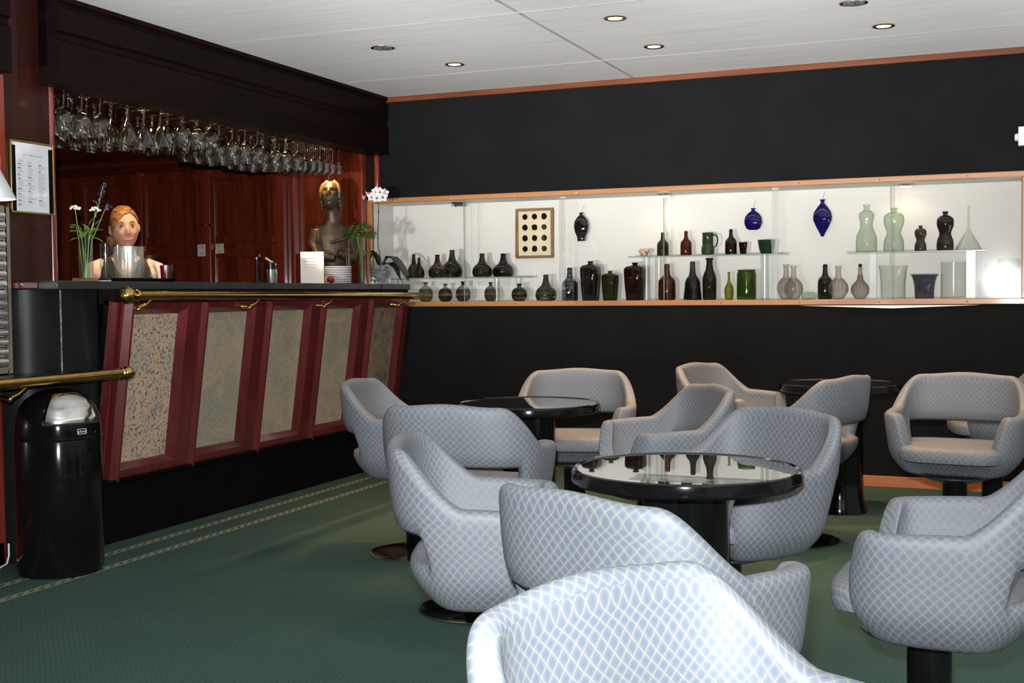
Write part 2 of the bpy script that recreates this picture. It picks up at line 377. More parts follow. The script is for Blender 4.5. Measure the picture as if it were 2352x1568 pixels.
def ceilmat():
    m,nt,o=nm('grained_ceiling_panels'); b=N(nt,'ShaderNodeBsdfPrincipled'); b.inputs['Roughness'].default_value=.6; L=nt.links.new; L(b.outputs[0],o.inputs[0])
    tc=N(nt,'ShaderNodeTexCoord'); mp=N(nt,'ShaderNodeMapping'); mp.inputs['Scale'].default_value=(.7,34,1); L(tc.outputs['Object'],mp.inputs[0])
    nz=N(nt,'ShaderNodeTexNoise',i_Scale=1.6,i_Detail=6.0,i_Roughness=.7,i_Distortion=.3); L(mp.outputs[0],nz.inputs['Vector'])
    r=ramp(nt,[(.30,(.72,.715,.71)),(.5,(.86,.855,.85)),(.72,(.92,.915,.91))]); L(nz.outputs[0],r.inputs[0]); L(r.outputs[0],b.inputs['Base Color'])
    return m
M['ceil']=ceilmat()

def granite(name,base,spots,scale,vein=False):
    m,nt,o=nm(name); b=N(nt,'ShaderNodeBsdfPrincipled'); b.inputs['Roughness'].default_value=.35; L=nt.links.new; L(b.outputs[0],o.inputs[0])
    tc=N(nt,'ShaderNodeTexCoord'); n1=N(nt,'ShaderNodeTexNoise',i_Scale=scale,i_Detail=5.0,i_Roughness=.7); L(tc.outputs['Object'],n1.inputs['Vector'])
    r1=ramp(nt,[(.40,spots[0]),(.47,base),(.56,base),(.68,spots[1])]); L(n1.outputs[0],r1.inputs[0])
    n2=N(nt,'ShaderNodeTexNoise',i_Scale=6.0,i_Detail=3.0,i_Distortion=1.0 if vein else 0.0); L(tc.outputs['Object'],n2.inputs['Vector'])
    r2=ramp(nt,[(.35,(.80,.84,.86)),(.65,(1.1,1.0,.9))]); L(n2.outputs[0],r2.inputs[0])
    mx=N(nt,'ShaderNodeMix',data_type='RGBA',blend_type='MULTIPLY'); mx.inputs[0].default_value=1; L(r1.outputs[0],mx.inputs[6]); L(r2.outputs[0],mx.inputs[7]); L(mx.outputs[2],b.inputs['Base Color'])
    return m
M['granite']=granite('speckled_granite',(.52,.40,.30),((.07,.07,.075),(.66,.37,.23)),80)
M['sand']=granite('grey_sandstone',(.38,.33,.25),((.29,.255,.19),(.44,.37,.28)),60,True)
M['slate']=granite('mottled_slate',(.24,.18,.13),((.10,.11,.115),(.36,.20,.11)),26,True)

# ------------------------------------------------------------------ camera
F_PX,YAW,PIT,ROL=2752.65,0.391634,0.0393255,-0.00850295
EYE=1.10
def cam_axes():
    fw=Vector((-sin(YAW)*cos(PIT),cos(YAW)*cos(PIT),-sin(PIT))); r0=Vector((cos(YAW),sin(YAW),0)); u0=r0.cross(fw)
    return cos(ROL)*r0+sin(ROL)*u0, -sin(ROL)*r0+cos(ROL)*u0, fw
_r,_u,_f=cam_axes()
cam=bpy.data.cameras.new('camera'); co=bpy.data.objects.new('camera',cam); COL.objects.link(co)
cam.sensor_fit='HORIZONTAL'; cam.sensor_width=36; cam.lens=F_PX*36/2352; cam.clip_start=.02
co.matrix_world=Matrix(((_r.x,_u.x,-_f.x,0),(_r.y,_u.y,-_f.y,0),(_r.z,_u.z,-_f.z,EYE),(0,0,0,1)))
SC.camera=co
# ------------------------------------------------------------------ room shell
D=7.0; CZ=2.392; X0=-6.6; X1=3.2; Y0=-5.2
def struct(name,mb,mat,**k):
    o=mb.build(name,mat,**k); o['kind']='structure'; return o
struct('floor',MB().box(X0,-2.6,-.06,2.7,D+.35,0),M['carpet'])
m=MB()
SEAM=-2.085
m.box(X0,Y0,CZ,SEAM-.012,D+.35,CZ+.06); m.box(SEAM+.012,Y0,CZ,X1,D+.35,CZ+.06); m.box(SEAM-.02,Y0,CZ+.012,SEAM+.02,D+.35,CZ+.06)
struct('ceiling',m,M['ceil'])
# fine joints between ceiling boards, running along the far wall
m=MB()
for y in (3.90,5.155,6.40): m.box(-3.7,y-.002,CZ-.0015,X1,y+.002,CZ+.01)
struct('trim_1',m,P('ceiling_joint',(.42,.41,.40),.7))
struct('trim_2',MB().box(SEAM-.012,Y0,CZ+.0012,SEAM+.012,D,CZ+.012),P('ceiling_seam_strip',(.52,.51,.50),.5))
# far wall with the opening of the display cabinet
CX0,CX1,CB,CT=-3.879,.072,1.056,1.706; CDEP=7.29
m=MB(); m.box(-3.80,D,0,X1,D+.06,CB-.03); m.box(-3.80,D,CT+.03,X1,D+.06,CZ); m.box(CX1+.03,D,CB-.03,X1,D+.06,CT+.03); m.box(-3.93,D,0,-3.80,D+.06,CB-.03); m.box(-3.93,D,CT+.03,-3.80,D+.06,CZ)
struct('wall_back',m,M['wallblack'])
struct('baseboard_back',MB().box(-3.70,D-.014,0,X1,D,.062),M['skirting'],bevel=.003)
struct('trim_3',MB().box(-3.76,D-.018,CZ-.034,X1,D,CZ),M['cornice'],bevel=.003)
# mahogany pillar wall beside the bar and the end wall of the bar
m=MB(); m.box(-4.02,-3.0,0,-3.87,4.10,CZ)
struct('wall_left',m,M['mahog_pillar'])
def halfround(x,y,z0,z1,r,mat,name):
    return struct(name,MB().lathe([(r,0),(r,z1-z0)],16,(x,y,z0)),mat,smooth=True)
halfround(-3.885,4.118,1.172,2.03,.020,M['mahog_trim'],'trim_4')
struct('trim_5',MB().box(-3.875,3.80,1.6,-3.855,3.835,2.03),M['mahog_trim'],bevel=.004)
struct('wall_front',MB().box(-4.02,-3.06,0,X1,-3.0,CZ),P('brown_wall',(.02,.014,.011),.8,spec=.1))
# far wall inside the bar: framed mahogany doors
m=MB(); m.box(X0,6.99,0,-3.93,7.05,CZ)
struct('wall_bar',m,M['mahog'])
struct('wall_bar_left',MB().box(X0-.06,2.6,0,X0,7.05,CZ),M['mahog'])
struct('wall_bar_near',MB().box(X0,2.54,0,-3.87,2.6,CZ),M['mahog'])
def cupboard(x0,x1,label,knobside):
    t=empty('wall_cupboard',(x0,6.985,0),0,label,'cupboard','mahogany cupboards behind the bar'); w=x1-x0
    b=MB(); b.box(0,-.016,.05,w,.004,2.0); b.build('body',M['mahog'],t,bevel=.003)
    for z0,z1 in ((.12,1.20),(1.45,1.995)) if False else ((.12,1.43),(1.47,1.96)):
        d=MB(); s=.052
        d.box(.008,-.034,z0,s,-.016,z1); d.box(w-s,-.034,z0,w-.008,-.016,z1)
        d.box(s,-.034,z0,w-s,-.016,z0+s); d.box(s,-.034,z1-s,w-s,-.016,z1)
        d.box(s,-.020,z0+s,w-s,-.016,z1-s)
        do=d.build('door',M['mahog_red'] if False else M['mahog'],t,bevel=.003)
        k=MB(); kx=w-.028 if knobside>0 else .028
        k.lathe([(.004,0),(.004,.012),(.009,.016),(.009,.022),(.0,.026)],12,(0,0,0),Matrix.Translation((kx,-.034,(z0+.62 if z0<1 else z0+.13)))@Matrix.Rotation(pi/2,4,'X'))
        k.build('knob',M['brass'],do,smooth=True)
    return t
cupboard(-6.30,-5.755,'wall cupboard behind the bar attendant, leftmost of three mahogany ones',1)
cupboard(-5.745,-5.165,'middle mahogany wall cupboard carrying the pinkish notice behind the bar',1)
cupboard(-5.155,-4.575,'right mahogany wall cupboard carrying the cream notice behind the bar',-1)
struct('trim_6',MB().box(-5.768,6.945,.05,-5.730,6.985,2.0),M['mahog_trim'],bevel=.004)
struct('trim_7',MB().box(-5.182,6.945,.05,-5.140,6.985,2.0),M['mahog_trim'],bevel=.004)
struct('trim_8',MB().box(-4.585,6.945,.05,-4.535,6.985,2.0),M['mahog_trim'],bevel=.004)
struct('trim_9',MB().box(-4.462,6.93,.05,-4.438,6.985,2.045),M['mahog_trim'],bevel=.006)
struct('trim_10',MB().lathe([(.008,0),(.008,.9)],12,(-4.203,6.985,1.172)),M['mahog_trim'],smooth=True)
struct('trim_11',MB().box(X0,6.95,1.985,-4.46,6.985,2.045),M['mahog_x'],bevel=.004)
struct('trim_12',MB().box(-3.945,6.93,1.172,-3.915,6.99,2.045),M['mahog_trim'],bevel=.008)
struct('trim_13',MB().box(-3.842,6.955,1.74,-3.812,6.995,2.02),M['mahog_trim'],bevel=.008)
struct('trim_14',MB().box(-3.915,6.98,1.74,-3.842,7.0,2.05),M['mahog_dark'])
# small framed paper notices on the cupboard stiles
def notice(x,z,w,h,rot,col,label):
    t=empty('paper_notice',(x,6.947,z),0,label,'notice','paper notices on the bar cupboards'); t.rotation_euler=(0,rot,0)
    MB().box(-w/2,-.0008,-h/2,w/2,.0008,h/2).build('sheet',col,t)
    for zz,ww in ((.36,.4),(.22,.55),(-.2,.5),(-.34,.5)):
        MB().box(-w*ww/2,-.0016,zz*h-.002,w*ww/2,-.0007,zz*h+.002).build('text_line',M['inkgrey'],t)
notice(-5.214,1.426,.069,.083,0,P('pinkish_paper',(.70,.60,.60),.6,var=.01),'pinkish white paper notice left of the central cupboard stile')
notice(-5.062,1.435,.070,.068,radians(-2),P('cream_paper',(.66,.60,.46),.6,var=.01),'cream paper notice right of the central cupboard stile')
# soffit over the bar and the stepped dark beam along its front
struct('trim_15',MB().box(X0,4.05,2.072,-3.78,6.99,2.11),M['mahog_y'])
def beam(y0,y1,name):
    prof=[(-3.90,2.02),(-3.752,2.02),(-3.752,2.20),(-3.766,2.212),(-3.766,2.236),(-3.752,2.246),(-3.752,2.345),(-3.766,2.352),(-3.766,2.366),(-3.746,2.372),(-3.746,CZ),(-3.90,CZ)]
    return struct(name,MB().prism(prof,1,y0,y1),M['mahog_dark'])
beam(4.045,D,'trim_16'); beam(1.0,3.775,'trim_17')

# ------------------------------------------------------------------ display cabinet
cab=empty('display_cabinet',(0,D,0),0,'long white wall cabinet with wooden frame and sliding glass panes','cabinet')
def part(mb,name,mat,par,**k):
    return mb.build(name,mat,par,**k)
m=MB(); dy=CDEP-D
m.box(CX0-.02,dy,CB-.02,CX1+.02,dy+.02,CT+.02); m.box(CX0-.02,0.0,CB-.022,CX1+.02,dy,CB); m.box(CX0-.02,0.0,CT,CX1+.02,dy,CT+.022); m.box(CX0-.02,0,CB,CX0,dy,CT); m.box(CX1,0,CB,CX1+.02,dy,CT)
part(m,'white_lining',M['cabwhite'],cab)
m=MB(); m.box(CX0-.03,-.016,CB-.031,CX1+.03,.012,CB+.001); m.box(CX0-.03,-.016,CT,CX1+.03,.012,CT+.031)
part(m,'long_rail',M['teak_x'],cab,bevel=.003)
for x in (CX0-.03,CX1): part(MB().box(x,-.016,CB+.001,x+.03,.012,CT),'end_rail',M['teak_z'],cab,bevel=.003)
for x in (-2.556,-1.241):
    part(MB().box(x-.024,.029,CB+.0005,x+.012,.045,CT-.0005),'divider',M['acrylic'],cab)
joints=[CX0,-3.215,-2.556,-1.896,-1.241,-.591,CX1]
for i in range(6):
    off=.010 if i%2==0 else .020
    pn=MB().box(joints[i]-(.012 if i%2 else 0),off,CB+.001,joints[i+1]+(.012 if i%2==0 and i<5 else 0),off+.005,CT-.001)
    po=part(pn,'glass_pane',M['pane'],cab)
    if i%2==1:
        part(MB().box(joints[i]-.013,off-.0008,CB+.001,joints[i]-.010,off+.0055,CT-.001),'pane_edge',M['edgeglass'],po)
for x in (-3.72,-3.3,-2.86,-2.45,-2.0,-1.55,-1.1,-.66,-.2):
    for z in (CB-.015,CT+.016):
        part(MB().lathe([(.0045,0),(.004,.002),(0,.003)],8,(0,0,0),Matrix.Translation((x,-.016,z))@Matrix.Rotation(pi/2,4,'X')),'screw',M['brass'],cab)
struct('trim_18',MB().prism([(-1.095,1.021),(-.135,1.021),(-.59,1.004)],1,6.976,6.999),M['white'])
# glass shelves standing on clear supports
def shelf(x0,x1,z,sup,label):
    t=empty('glass_shelf',((x0+x1)/2,7.14,z),0,label,'shelf','glass shelves in the display cabinet'); h=(x1-x0)/2
    sl=MB().box(-h,-.09,-.006,h,.10,0).build('glass_plate',M['shelfglass'],t)
    MB().box(-h,-.0912,-.0058,h,-.0902,-.0002).build('front_edge',M['edgeglass'],sl)
    for (x,y,r,sq) in sup:
        b=MB(); 
        if sq: b.box(x-t.location.x-r,y-r,CB-z+.0006,x-t.location.x+r,y+r,-.0062)
        else: b.lathe([(r,CB-z+.0006),(r,-.0062)],20,(x-t.location.x,y,0))
        b.build('clear_support',M['acrylic'],t,smooth=not sq)
shelf(-3.80,-2.818,1.211,((-3.74,-.03,.02,0),(-3.031,-.05,.018,0),(-2.931,.08,.018,0)),'left glass shelf in the wall cabinet holding six onion bottles')
shelf(-2.141,-1.202,1.325,((-2.035,-.05,.022,0),(-1.985,.05,.022,0),(-1.322,-.02,.024,0)),'middle glass shelf in the wall cabinet holding the green mug')
shelf(-.843,-.108,1.322,((-.708,.0,.019,1),(-.185,-.02,.024,1)),'right glass shelf in the wall cabinet holding four waisted bottles')
# framed card of seals
t=empty('framed_seals',(-2.8405,CDEP-.002,1.495),0,'small wooden frame with twelve dark seals on cream card inside the cabinet','picture')
w,h=.131,.162
m=MB(); m.box(-w,-.018,-h,w,-.001,-h+.018); m.box(-w,-.018,h-.018,w,-.001,h); m.box(-w,-.018,-h+.018,-w+.018,-.001,h-.018); m.box(w-.018,-.018,-h+.018,w,-.001,h-.018)
part(m,'frame',wood('walnut_frame',(.16,.085,.035),(.27,.15,.07),0,.2,.4),t,bevel=.003)
part(MB().box(-w+.016,-.008,-h+.016,w-.016,-.001,h-.016),'card',M['cream'],t)
rr=random.Random(3)
for r_ in range(4):
    for c_ in range(3):
        b=MB(); rad=.0185*(.92+.16*rr.random()); n=14
        ring=[(rad*(1+.08*rr.uniform(-1,1))) for _ in range(n)]
        cx=-.066+.0665*c_; cz=.108-.0695*r_
        pl=[(cx+ring[k]*cos(2*pi*k/n),cz+ring[k]*1.06*sin(2*pi*k/n)) for k in range(n)]
        b.prism(pl,1,-.014,-.008)
        b.build('seal',M['blackgloss'] if (r_,c_) not in ((1,1),(2,1)) else M['g_smoke'],t,smooth=False)
# small lamps let into the cabinet top
def cab_lamp(x,y,on,label):
    t=empty('cabinet_lamp',(x,y,CT),0,label,'lamp','small round lamps in the cabinet ceiling')
    MB().lathe([(.030,0),(.045,0),(.046,-.006),(.040,-.012),(.030,-.010)],28,close=False).build('ring',M['steel'] if on else M['darkmetal'],t,smooth=True)
    MB().lathe([(.033,-.010),(.030,-.0155),(.018,-.0185),(.0001,-.019)],24,close=False).build('lens',emis('cabinet_lens',(1,.78,.42),9.0) if on else M['darkmetal'],t)
    if on:
        l=bpy.data.lights.new('cabinet_bulb','SPOT'); l.energy=1.1; l.color=(1,.72,.42); l.spot_size=radians(150); l.spot_blend=.6; l.shadow_soft_size=.03
        lo=bpy.data.objects.new('cabinet_bulb',l); COL.objects.link(lo); lo.parent=t; lo.location=(0,0,-.02)
    else:
        b=MB()
        for k in range(4):
            a=pi/4+k*pi/2; b.tube([(0,0,-.022),(.05*cos(a),.05*sin(a),-.022)],.0025,6)
        for s_ in (-.02,.02): b.tube([(s_,0,-.005),(s_,0,-.03)],.0025,6)
        b.build('bracket',M['darkmetal'],t)
l=bpy.data.lights.new('cabinet_fill','AREA'); l.shape='RECTANGLE'; l.size=3.8; l.size_y=.012; l.energy=1.4; l.color=(1,.965,.935)  # unseen strip added behind the top rail to brighten the cabinet evenly
lo=bpy.data.objects.new('cabinet_fill',l); COL.objects.link(lo); lo.parent=cab; lo.location=((CX0+CX1)/2,.036,CT-.006); lo.rotation_euler=Vector((0,.55,-.83)).to_track_quat('-Z','X').to_euler()
lo.rotation_euler=(radians(33),0,0)
cab_lamp(-1.948,7.18,True,'lit cabinet lamp above the middle glass shelf')
cab_lamp(-.535,7.18,True,'lit cabinet lamp above the right glass shelf')
cab_lamp(-3.34,7.18,False,'unlit cabinet lamp above the left glass shelf')

# ------------------------------------------------------------------ old glass in the cabinet
PROF={
'onion':[(0,.02),(.5,0),(.86,.03),(.98,.14),(1,.24),(.95,.36),(.80,.47),(.56,.55),(.40,.62),(.31,.72),(.25,.85),(.22,.93),(.27,.935),(.28,.975),(.21,.98),(.205,1),(.15,1)],
'flask':[(0,.03),(.45,0),(.72,.05),(.93,.18),(1,.38),(.93,.56),(.70,.70),(.40,.77),(.26,.81),(.24,.92),(.30,.965),(.38,1),(.25,1)],
'cognac':[(0,.02),(.85,0),(.96,.02),(1,.08),(.99,.44),(.95,.54),(.75,.61),(.48,.66),(.36,.74),(.29,.90),(.34,.905),(.34,.95),(.28,.955),(.28,1),(.2,1)],
'bell':[(0,.02),(.9,0),(1,.03),(.97,.12),(.88,.30),(.84,.47),(.68,.56),(.45,.62),(.34,.72),(.27,.90),(.30,.91),(.30,.95),(.25,1),(.18,1)],
'tall':[(0,.02),(.85,0),(.95,.02),(1,.30),(1,.52),(.85,.62),(.58,.72),(.46,.84),(.44,.95),(.56,.955),(.58,.99),(.5,1),(.35,1)],
'gin':[(0,.02),(.76,0),(.80,.02),(.93,.45),(1,.78),(.97,.84),(.82,.89),(.45,.92),(.28,.935),(.26,.97),(.34,.98),(.34,1),(.2,1)],
'slim':[(0,.02),(.7,0),(.82,.03),(1,.28),(.95,.42),(.6,.55),(.34,.64),(.26,.8),(.25,.95),(.36,.96),(.36,1),(.2,1)],
'jar':[(0,.02),(.92,0),(.97,.03),(1,.12),(1,.86),(.93,.93),(.86,.955),(.90,.97),(.93,1),(.84,1),(.82,.9),(.88,.12),(0,.06)],
'carafe':[(0,.03),(.45,0),(.50,.015),(.60,.05),(.93,.20),(1,.31),(.93,.44),(.62,.56),(.36,.62),(.27,.72),(.25,.93),(.33,.965),(.34,1),(.24,1)],
'decanter':[(0,.03),(.5,0),(.55,.02),(.92,.16),(1,.25),(.9,.36),(.55,.47),(.32,.54),(.24,.68),(.20,.82),(.26,.84),(.26,.875),(.12,.88)],
'beaker':[(0,.01),(.82,0),(.83,.02),(.85,.5),(.92,.85),(1,1),(.975,1),(.89,.84),(.82,.5),(.80,.04),(0,.03)],
'pot':[(0,.01),(.66,0),(.68,.03),(.71,.45),(.78,.72),(.90,.92),(1,.985),(1,1),(.95,1),(.86,.92),(.74,.7),(.64,.1),(0,.06)],
'cyl':[(0,.01),(.97,0),(1,.02),(1,1),(.97,1),(.96,.04),(0,.03)],
'flaskc':[(0,.02),(.7,0),(.95,.12),(1,.3),(.85,.5),(.5,.66),(.27,.74),(.22,.9),(.34,.95),(.34,1),(.2,1)],
'tazza':[(0,.0),(.86,0),(.86,.03),(.4,.06),(.22,.1),(.20,.4),(.22,.6),(.35,.68),(.85,.74),(1,.83),(.98,.92),(.84,1),(.78,1),(.9,.9),(.9,.83),(.6,.77),(0,.74)],
'mug':[(0,.03),(.7,0),(.95,.05),(1,.20),(.97,.36),(.86,.42),(.84,.5),(.84,.95),(.88,1),(.78,1),(.76,.5),(0,.2)],
'tumbler':[(0,.02),(.66,0),(.7,.03),(1,1),(.92,1),(.62,.08),(0,.06)],
'bowl':[(0,.02),(.6,0),(.68,.04),(.86,.45),(.97,.9),(1,1),(.92,1),(.8,.45),(.58,.1),(0,.08)],
'waist':[(0,.02),(.9,0),(1,.03),(1,.24),(.92,.36),(.70,.46),(.58,.55),(.62,.65),(.74,.76),(.70,.82),(.50,.86),(.28,.885),(.23,.95),(.33,.97),(.33,1),(.2,1)],
'waist2':[(0,.02),(.9,0),(.98,.03),(.99,.16),(.92,.28),(.74,.37),(.66,.44),(.76,.52),(.95,.62),(1,.72),(.95,.81),(.65,.875),(.30,.90),(.26,.96),(.35,.97),(.35,1),(.2,1)],
'funnel':[(1,0),(.98,.01),(.16,.44),(.09,.49),(.075,1),(.055,1),(.06,.49),(.12,.43),(.94,0)],
'hangdark':[(0,0),(.52,0),(.52,.03),(.55,.14),(.86,.32),(1,.52),(.9,.70),(.58,.83),(.27,.90),(.2,.93),(.2,.97),(.28,.98),(.28,1),(.15,1)],
'hanground':[(0,0),(.45,.0),(.78,.08),(.98,.28),(1,.42),(.92,.60),(.62,.76),(.32,.85),(.2,.89),(.2,.96),(.28,.97),(.28,1),(.15,1)],
'hanglozenge':[(0,0),(.12,0),(.18,.02),(.26,.08),(.66,.26),(.97,.44),(1,.54),(.9,.66),(.52,.80),(.25,.88),(.19,.93),(.20,.97),(.30,.98),(.30,1),(.15,1)],
}
BOT=[
('onion', -3.667, 7.17, 1.215, 0.163, 0.0435, 'dkgreen', 'onion_bottle', 'bottle', 'dark green squat bottle half hidden by orchid leaf on left glass shelf'),
('onion', -3.592, 7.1, 1.214, 0.136, 0.0361, 'brown', 'onion_bottle', 'bottle', 'small brown bottle, second from left on left glass shelf'),
('onion', -3.486, 7.16, 1.213, 0.155, 0.0619, 'black', 'onion_bottle', 'bottle', 'black onion bottle directly left of the large green one on left shelf'),
('onion', -3.355, 7.11, 1.211, 0.182, 0.0686, 'dkgreen', 'onion_bottle', 'bottle', 'tallest onion bottle on left glass shelf, dark green'),
('onion', -3.154, 7.14, 1.208, 0.156, 0.0651, 'olive', 'onion_bottle', 'bottle', 'olive green onion bottle beside the black one at right of left shelf'),
('onion', -3.028, 7.195, 1.207, 0.154, 0.0717, 'black', 'onion_bottle', 'bottle', 'black onion bottle at right end of left glass shelf'),
('flask', -3.565, 7.14, 1.061, 0.13, 0.0491, 'paleolive', 'globe_flask', 'flask', 'pale olive round flask behind the brass rail end, below left shelf'),
('flask', -3.421, 7.14, 1.06, 0.116, 0.0474, 'smoke', 'globe_flask', 'flask', 'round smoky flask with flared lip under left glass shelf'),
('flask', -3.292, 7.14, 1.059, 0.131, 0.0485, 'smoke', 'globe_flask', 'flask', 'round smoky flask behind the first pane joint under left shelf'),
('flask', -3.096, 7.14, 1.058, 0.124, 0.041, 'smokegreen', 'globe_flask', 'flask', 'smallest round green flask under left glass shelf'),
('flask', -2.895, 7.14, 1.057, 0.112, 0.0518, 'smoke', 'globe_flask', 'flask', 'round smoky flask with very short neck right of shelf support'),
('onion', -2.712, 7.14, 1.059, 0.167, 0.0679, 'olive', 'onion_bottle', 'bottle', 'olive onion bottle alone below the framed seals'),
('cognac', -2.551, 7.14, 1.06, 0.209, 0.0522, 'black', 'shouldered_bottle', 'bottle', 'black shouldered bottle just right of first cabinet divider'),
('gin', -2.412, 7.14, 1.059, 0.246, 0.0573, 'black', 'case_bottle', 'bottle', 'tall black square shouldered bottle on cabinet floor'),
('gin', -2.284, 7.14, 1.059, 0.184, 0.0475, 'olive', 'case_bottle', 'bottle', 'shorter olive square shouldered bottle on cabinet floor'),
('gin', -2.123, 7.14, 1.058, 0.233, 0.0605, 'maroon', 'case_bottle', 'bottle', 'maroon square shouldered bottle left of middle shelf support'),
('cognac', -1.921, 7.14, 1.059, 0.221, 0.0532, 'amber', 'shouldered_bottle', 'bottle', 'amber bottle standing below the middle glass shelf'),
('bell', -1.761, 7.14, 1.058, 0.233, 0.0554, 'black', 'bell_bottle', 'bottle', 'black bottle with flared foot below the middle glass shelf'),
('tall', -1.657, 7.14, 1.058, 0.252, 0.042, 'dkolive', 'wine_bottle', 'bottle', 'tall dark olive bottle with thick lip below the green mug'),
('slim', -1.539, 7.14, 1.058, 0.166, 0.0274, 'yellowgreen', 'slim_bottle', 'bottle', 'small slim yellow green bottle beside the green jar'),
('jar', -1.434, 7.14, 1.058, 0.177, 0.0571, 'green', 'glass_jar', 'jar', 'bright green wide mouthed glass jar'),
('carafe', -1.21, 7.195, 1.06, 0.205, 0.0551, 'paleglass', 'carafe', 'carafe', 'left of two touching pale globe carafes right of second divider'),
('carafe', -1.148, 7.085, 1.057, 0.195, 0.0533, 'paleglass', 'carafe', 'carafe', 'right and front one of two touching pale globe carafes'),
('cognac', -0.982, 7.18, 1.058, 0.203, 0.043, 'brown', 'shouldered_bottle', 'bottle', 'dark brown bottle under the hanging blue lozenge flask'),
('carafe', -0.895, 7.085, 1.058, 0.19, 0.0563, 'paleglass', 'carafe', 'carafe', 'pale globe carafe in front of the dark brown bottle'),
('decanter', -0.78, 7.14, 1.057, 0.203, 0.0526, 'paleglass2', 'decanter', 'decanter', 'pale decanter with ball stopper on cabinet floor'),
('beaker', -0.599, 7.14, 1.056, 0.188, 0.0806, 'clear', 'glass_beaker', 'glass vessel', 'large clear flared beaker left of the dark flared pot'),
('pot', -0.43, 7.14, 1.055, 0.135, 0.0761, 'bluegrey', 'flared_pot', 'pot', 'dark blue grey flared glass pot'),
('cyl', -0.276, 7.14, 1.054, 0.203, 0.0669, 'clear', 'glass_cylinder', 'glass vessel', 'tall clear straight cylinder right of the dark flared pot'),
('flaskc', -0.099, 7.14, 1.053, 0.192, 0.0482, 'clear', 'clear_flask', 'flask', 'clear round flask between the cylinder and the tall tazza'),
('tazza', 0.01, 7.14, 1.052, 0.215, 0.0611, 'clear', 'glass_tazza', 'glass vessel', 'clear stemmed bowl at right end of the cabinet floor'),
('cognac', -1.946, 7.14, 1.328, 0.144, 0.0359, 'olive', 'shouldered_bottle', 'bottle', 'olive bottle, first bottle on the middle glass shelf'),
('cognac', -1.801, 7.14, 1.326, 0.149, 0.0343, 'amber2', 'shouldered_bottle', 'bottle', 'red amber bottle on middle shelf left of the green mug'),
('mug', -1.667, 7.14, 1.325, 0.135, 0.0394, 'green2', 'glass_mug', 'mug', 'green glass mug with handle on the middle shelf'),
('cognac', -1.527, 7.14, 1.324, 0.152, 0.0352, 'brown', 'shouldered_bottle', 'bottle', 'dark brown bottle right of the green mug'),
('tumbler', -1.454, 7.14, 1.325, 0.072, 0.0259, 'maroon', 'tumbler', 'glass', 'small dark red tumbler on the middle shelf'),
('bowl', -1.314, 7.14, 1.324, 0.082, 0.0541, 'green3', 'glass_bowl', 'bowl', 'dark green glass bowl at right end of the middle shelf'),
('waist', -0.746, 7.14, 1.326, 0.271, 0.0587, 'palegreen', 'waisted_bottle', 'bottle', 'pale green waisted bottle, left one on the right shelf'),
('waist2', -0.596, 7.14, 1.323, 0.249, 0.0569, 'palegreen', 'waisted_bottle', 'bottle', 'pale green waisted bottle with wide shoulders, second on right shelf'),
('waist2', -0.452, 7.14, 1.323, 0.144, 0.0327, 'smoke2', 'waisted_bottle', 'bottle', 'small dark waisted bottle on the right shelf'),
('waist2', -0.321, 7.14, 1.322, 0.219, 0.0463, 'brown2', 'waisted_bottle', 'bottle', 'dark brown waisted bottle on the right shelf'),
('funnel', -0.199, 7.14, 1.322, 0.251, 0.075, 'clear', 'glass_funnel', 'funnel', 'clear upturned funnel at right end of the right shelf'),
('hangdark', -2.506, 7.235, 1.434, 0.181, 0.0485, 'black', 'hanging_flask', 'flask', 'black flask hanging on the white cabinet wall'),
('hanground', -1.413, 7.235, 1.474, 0.13, 0.0537, 'blue', 'hanging_flask', 'flask', 'round cobalt blue flask hanging on the cabinet wall'),
('hanglozenge', -1.006, 7.235, 1.424, 0.217, 0.0551, 'blue', 'hanging_flask', 'flask', 'long lozenge shaped cobalt blue flask hanging on the cabinet wall'),
]

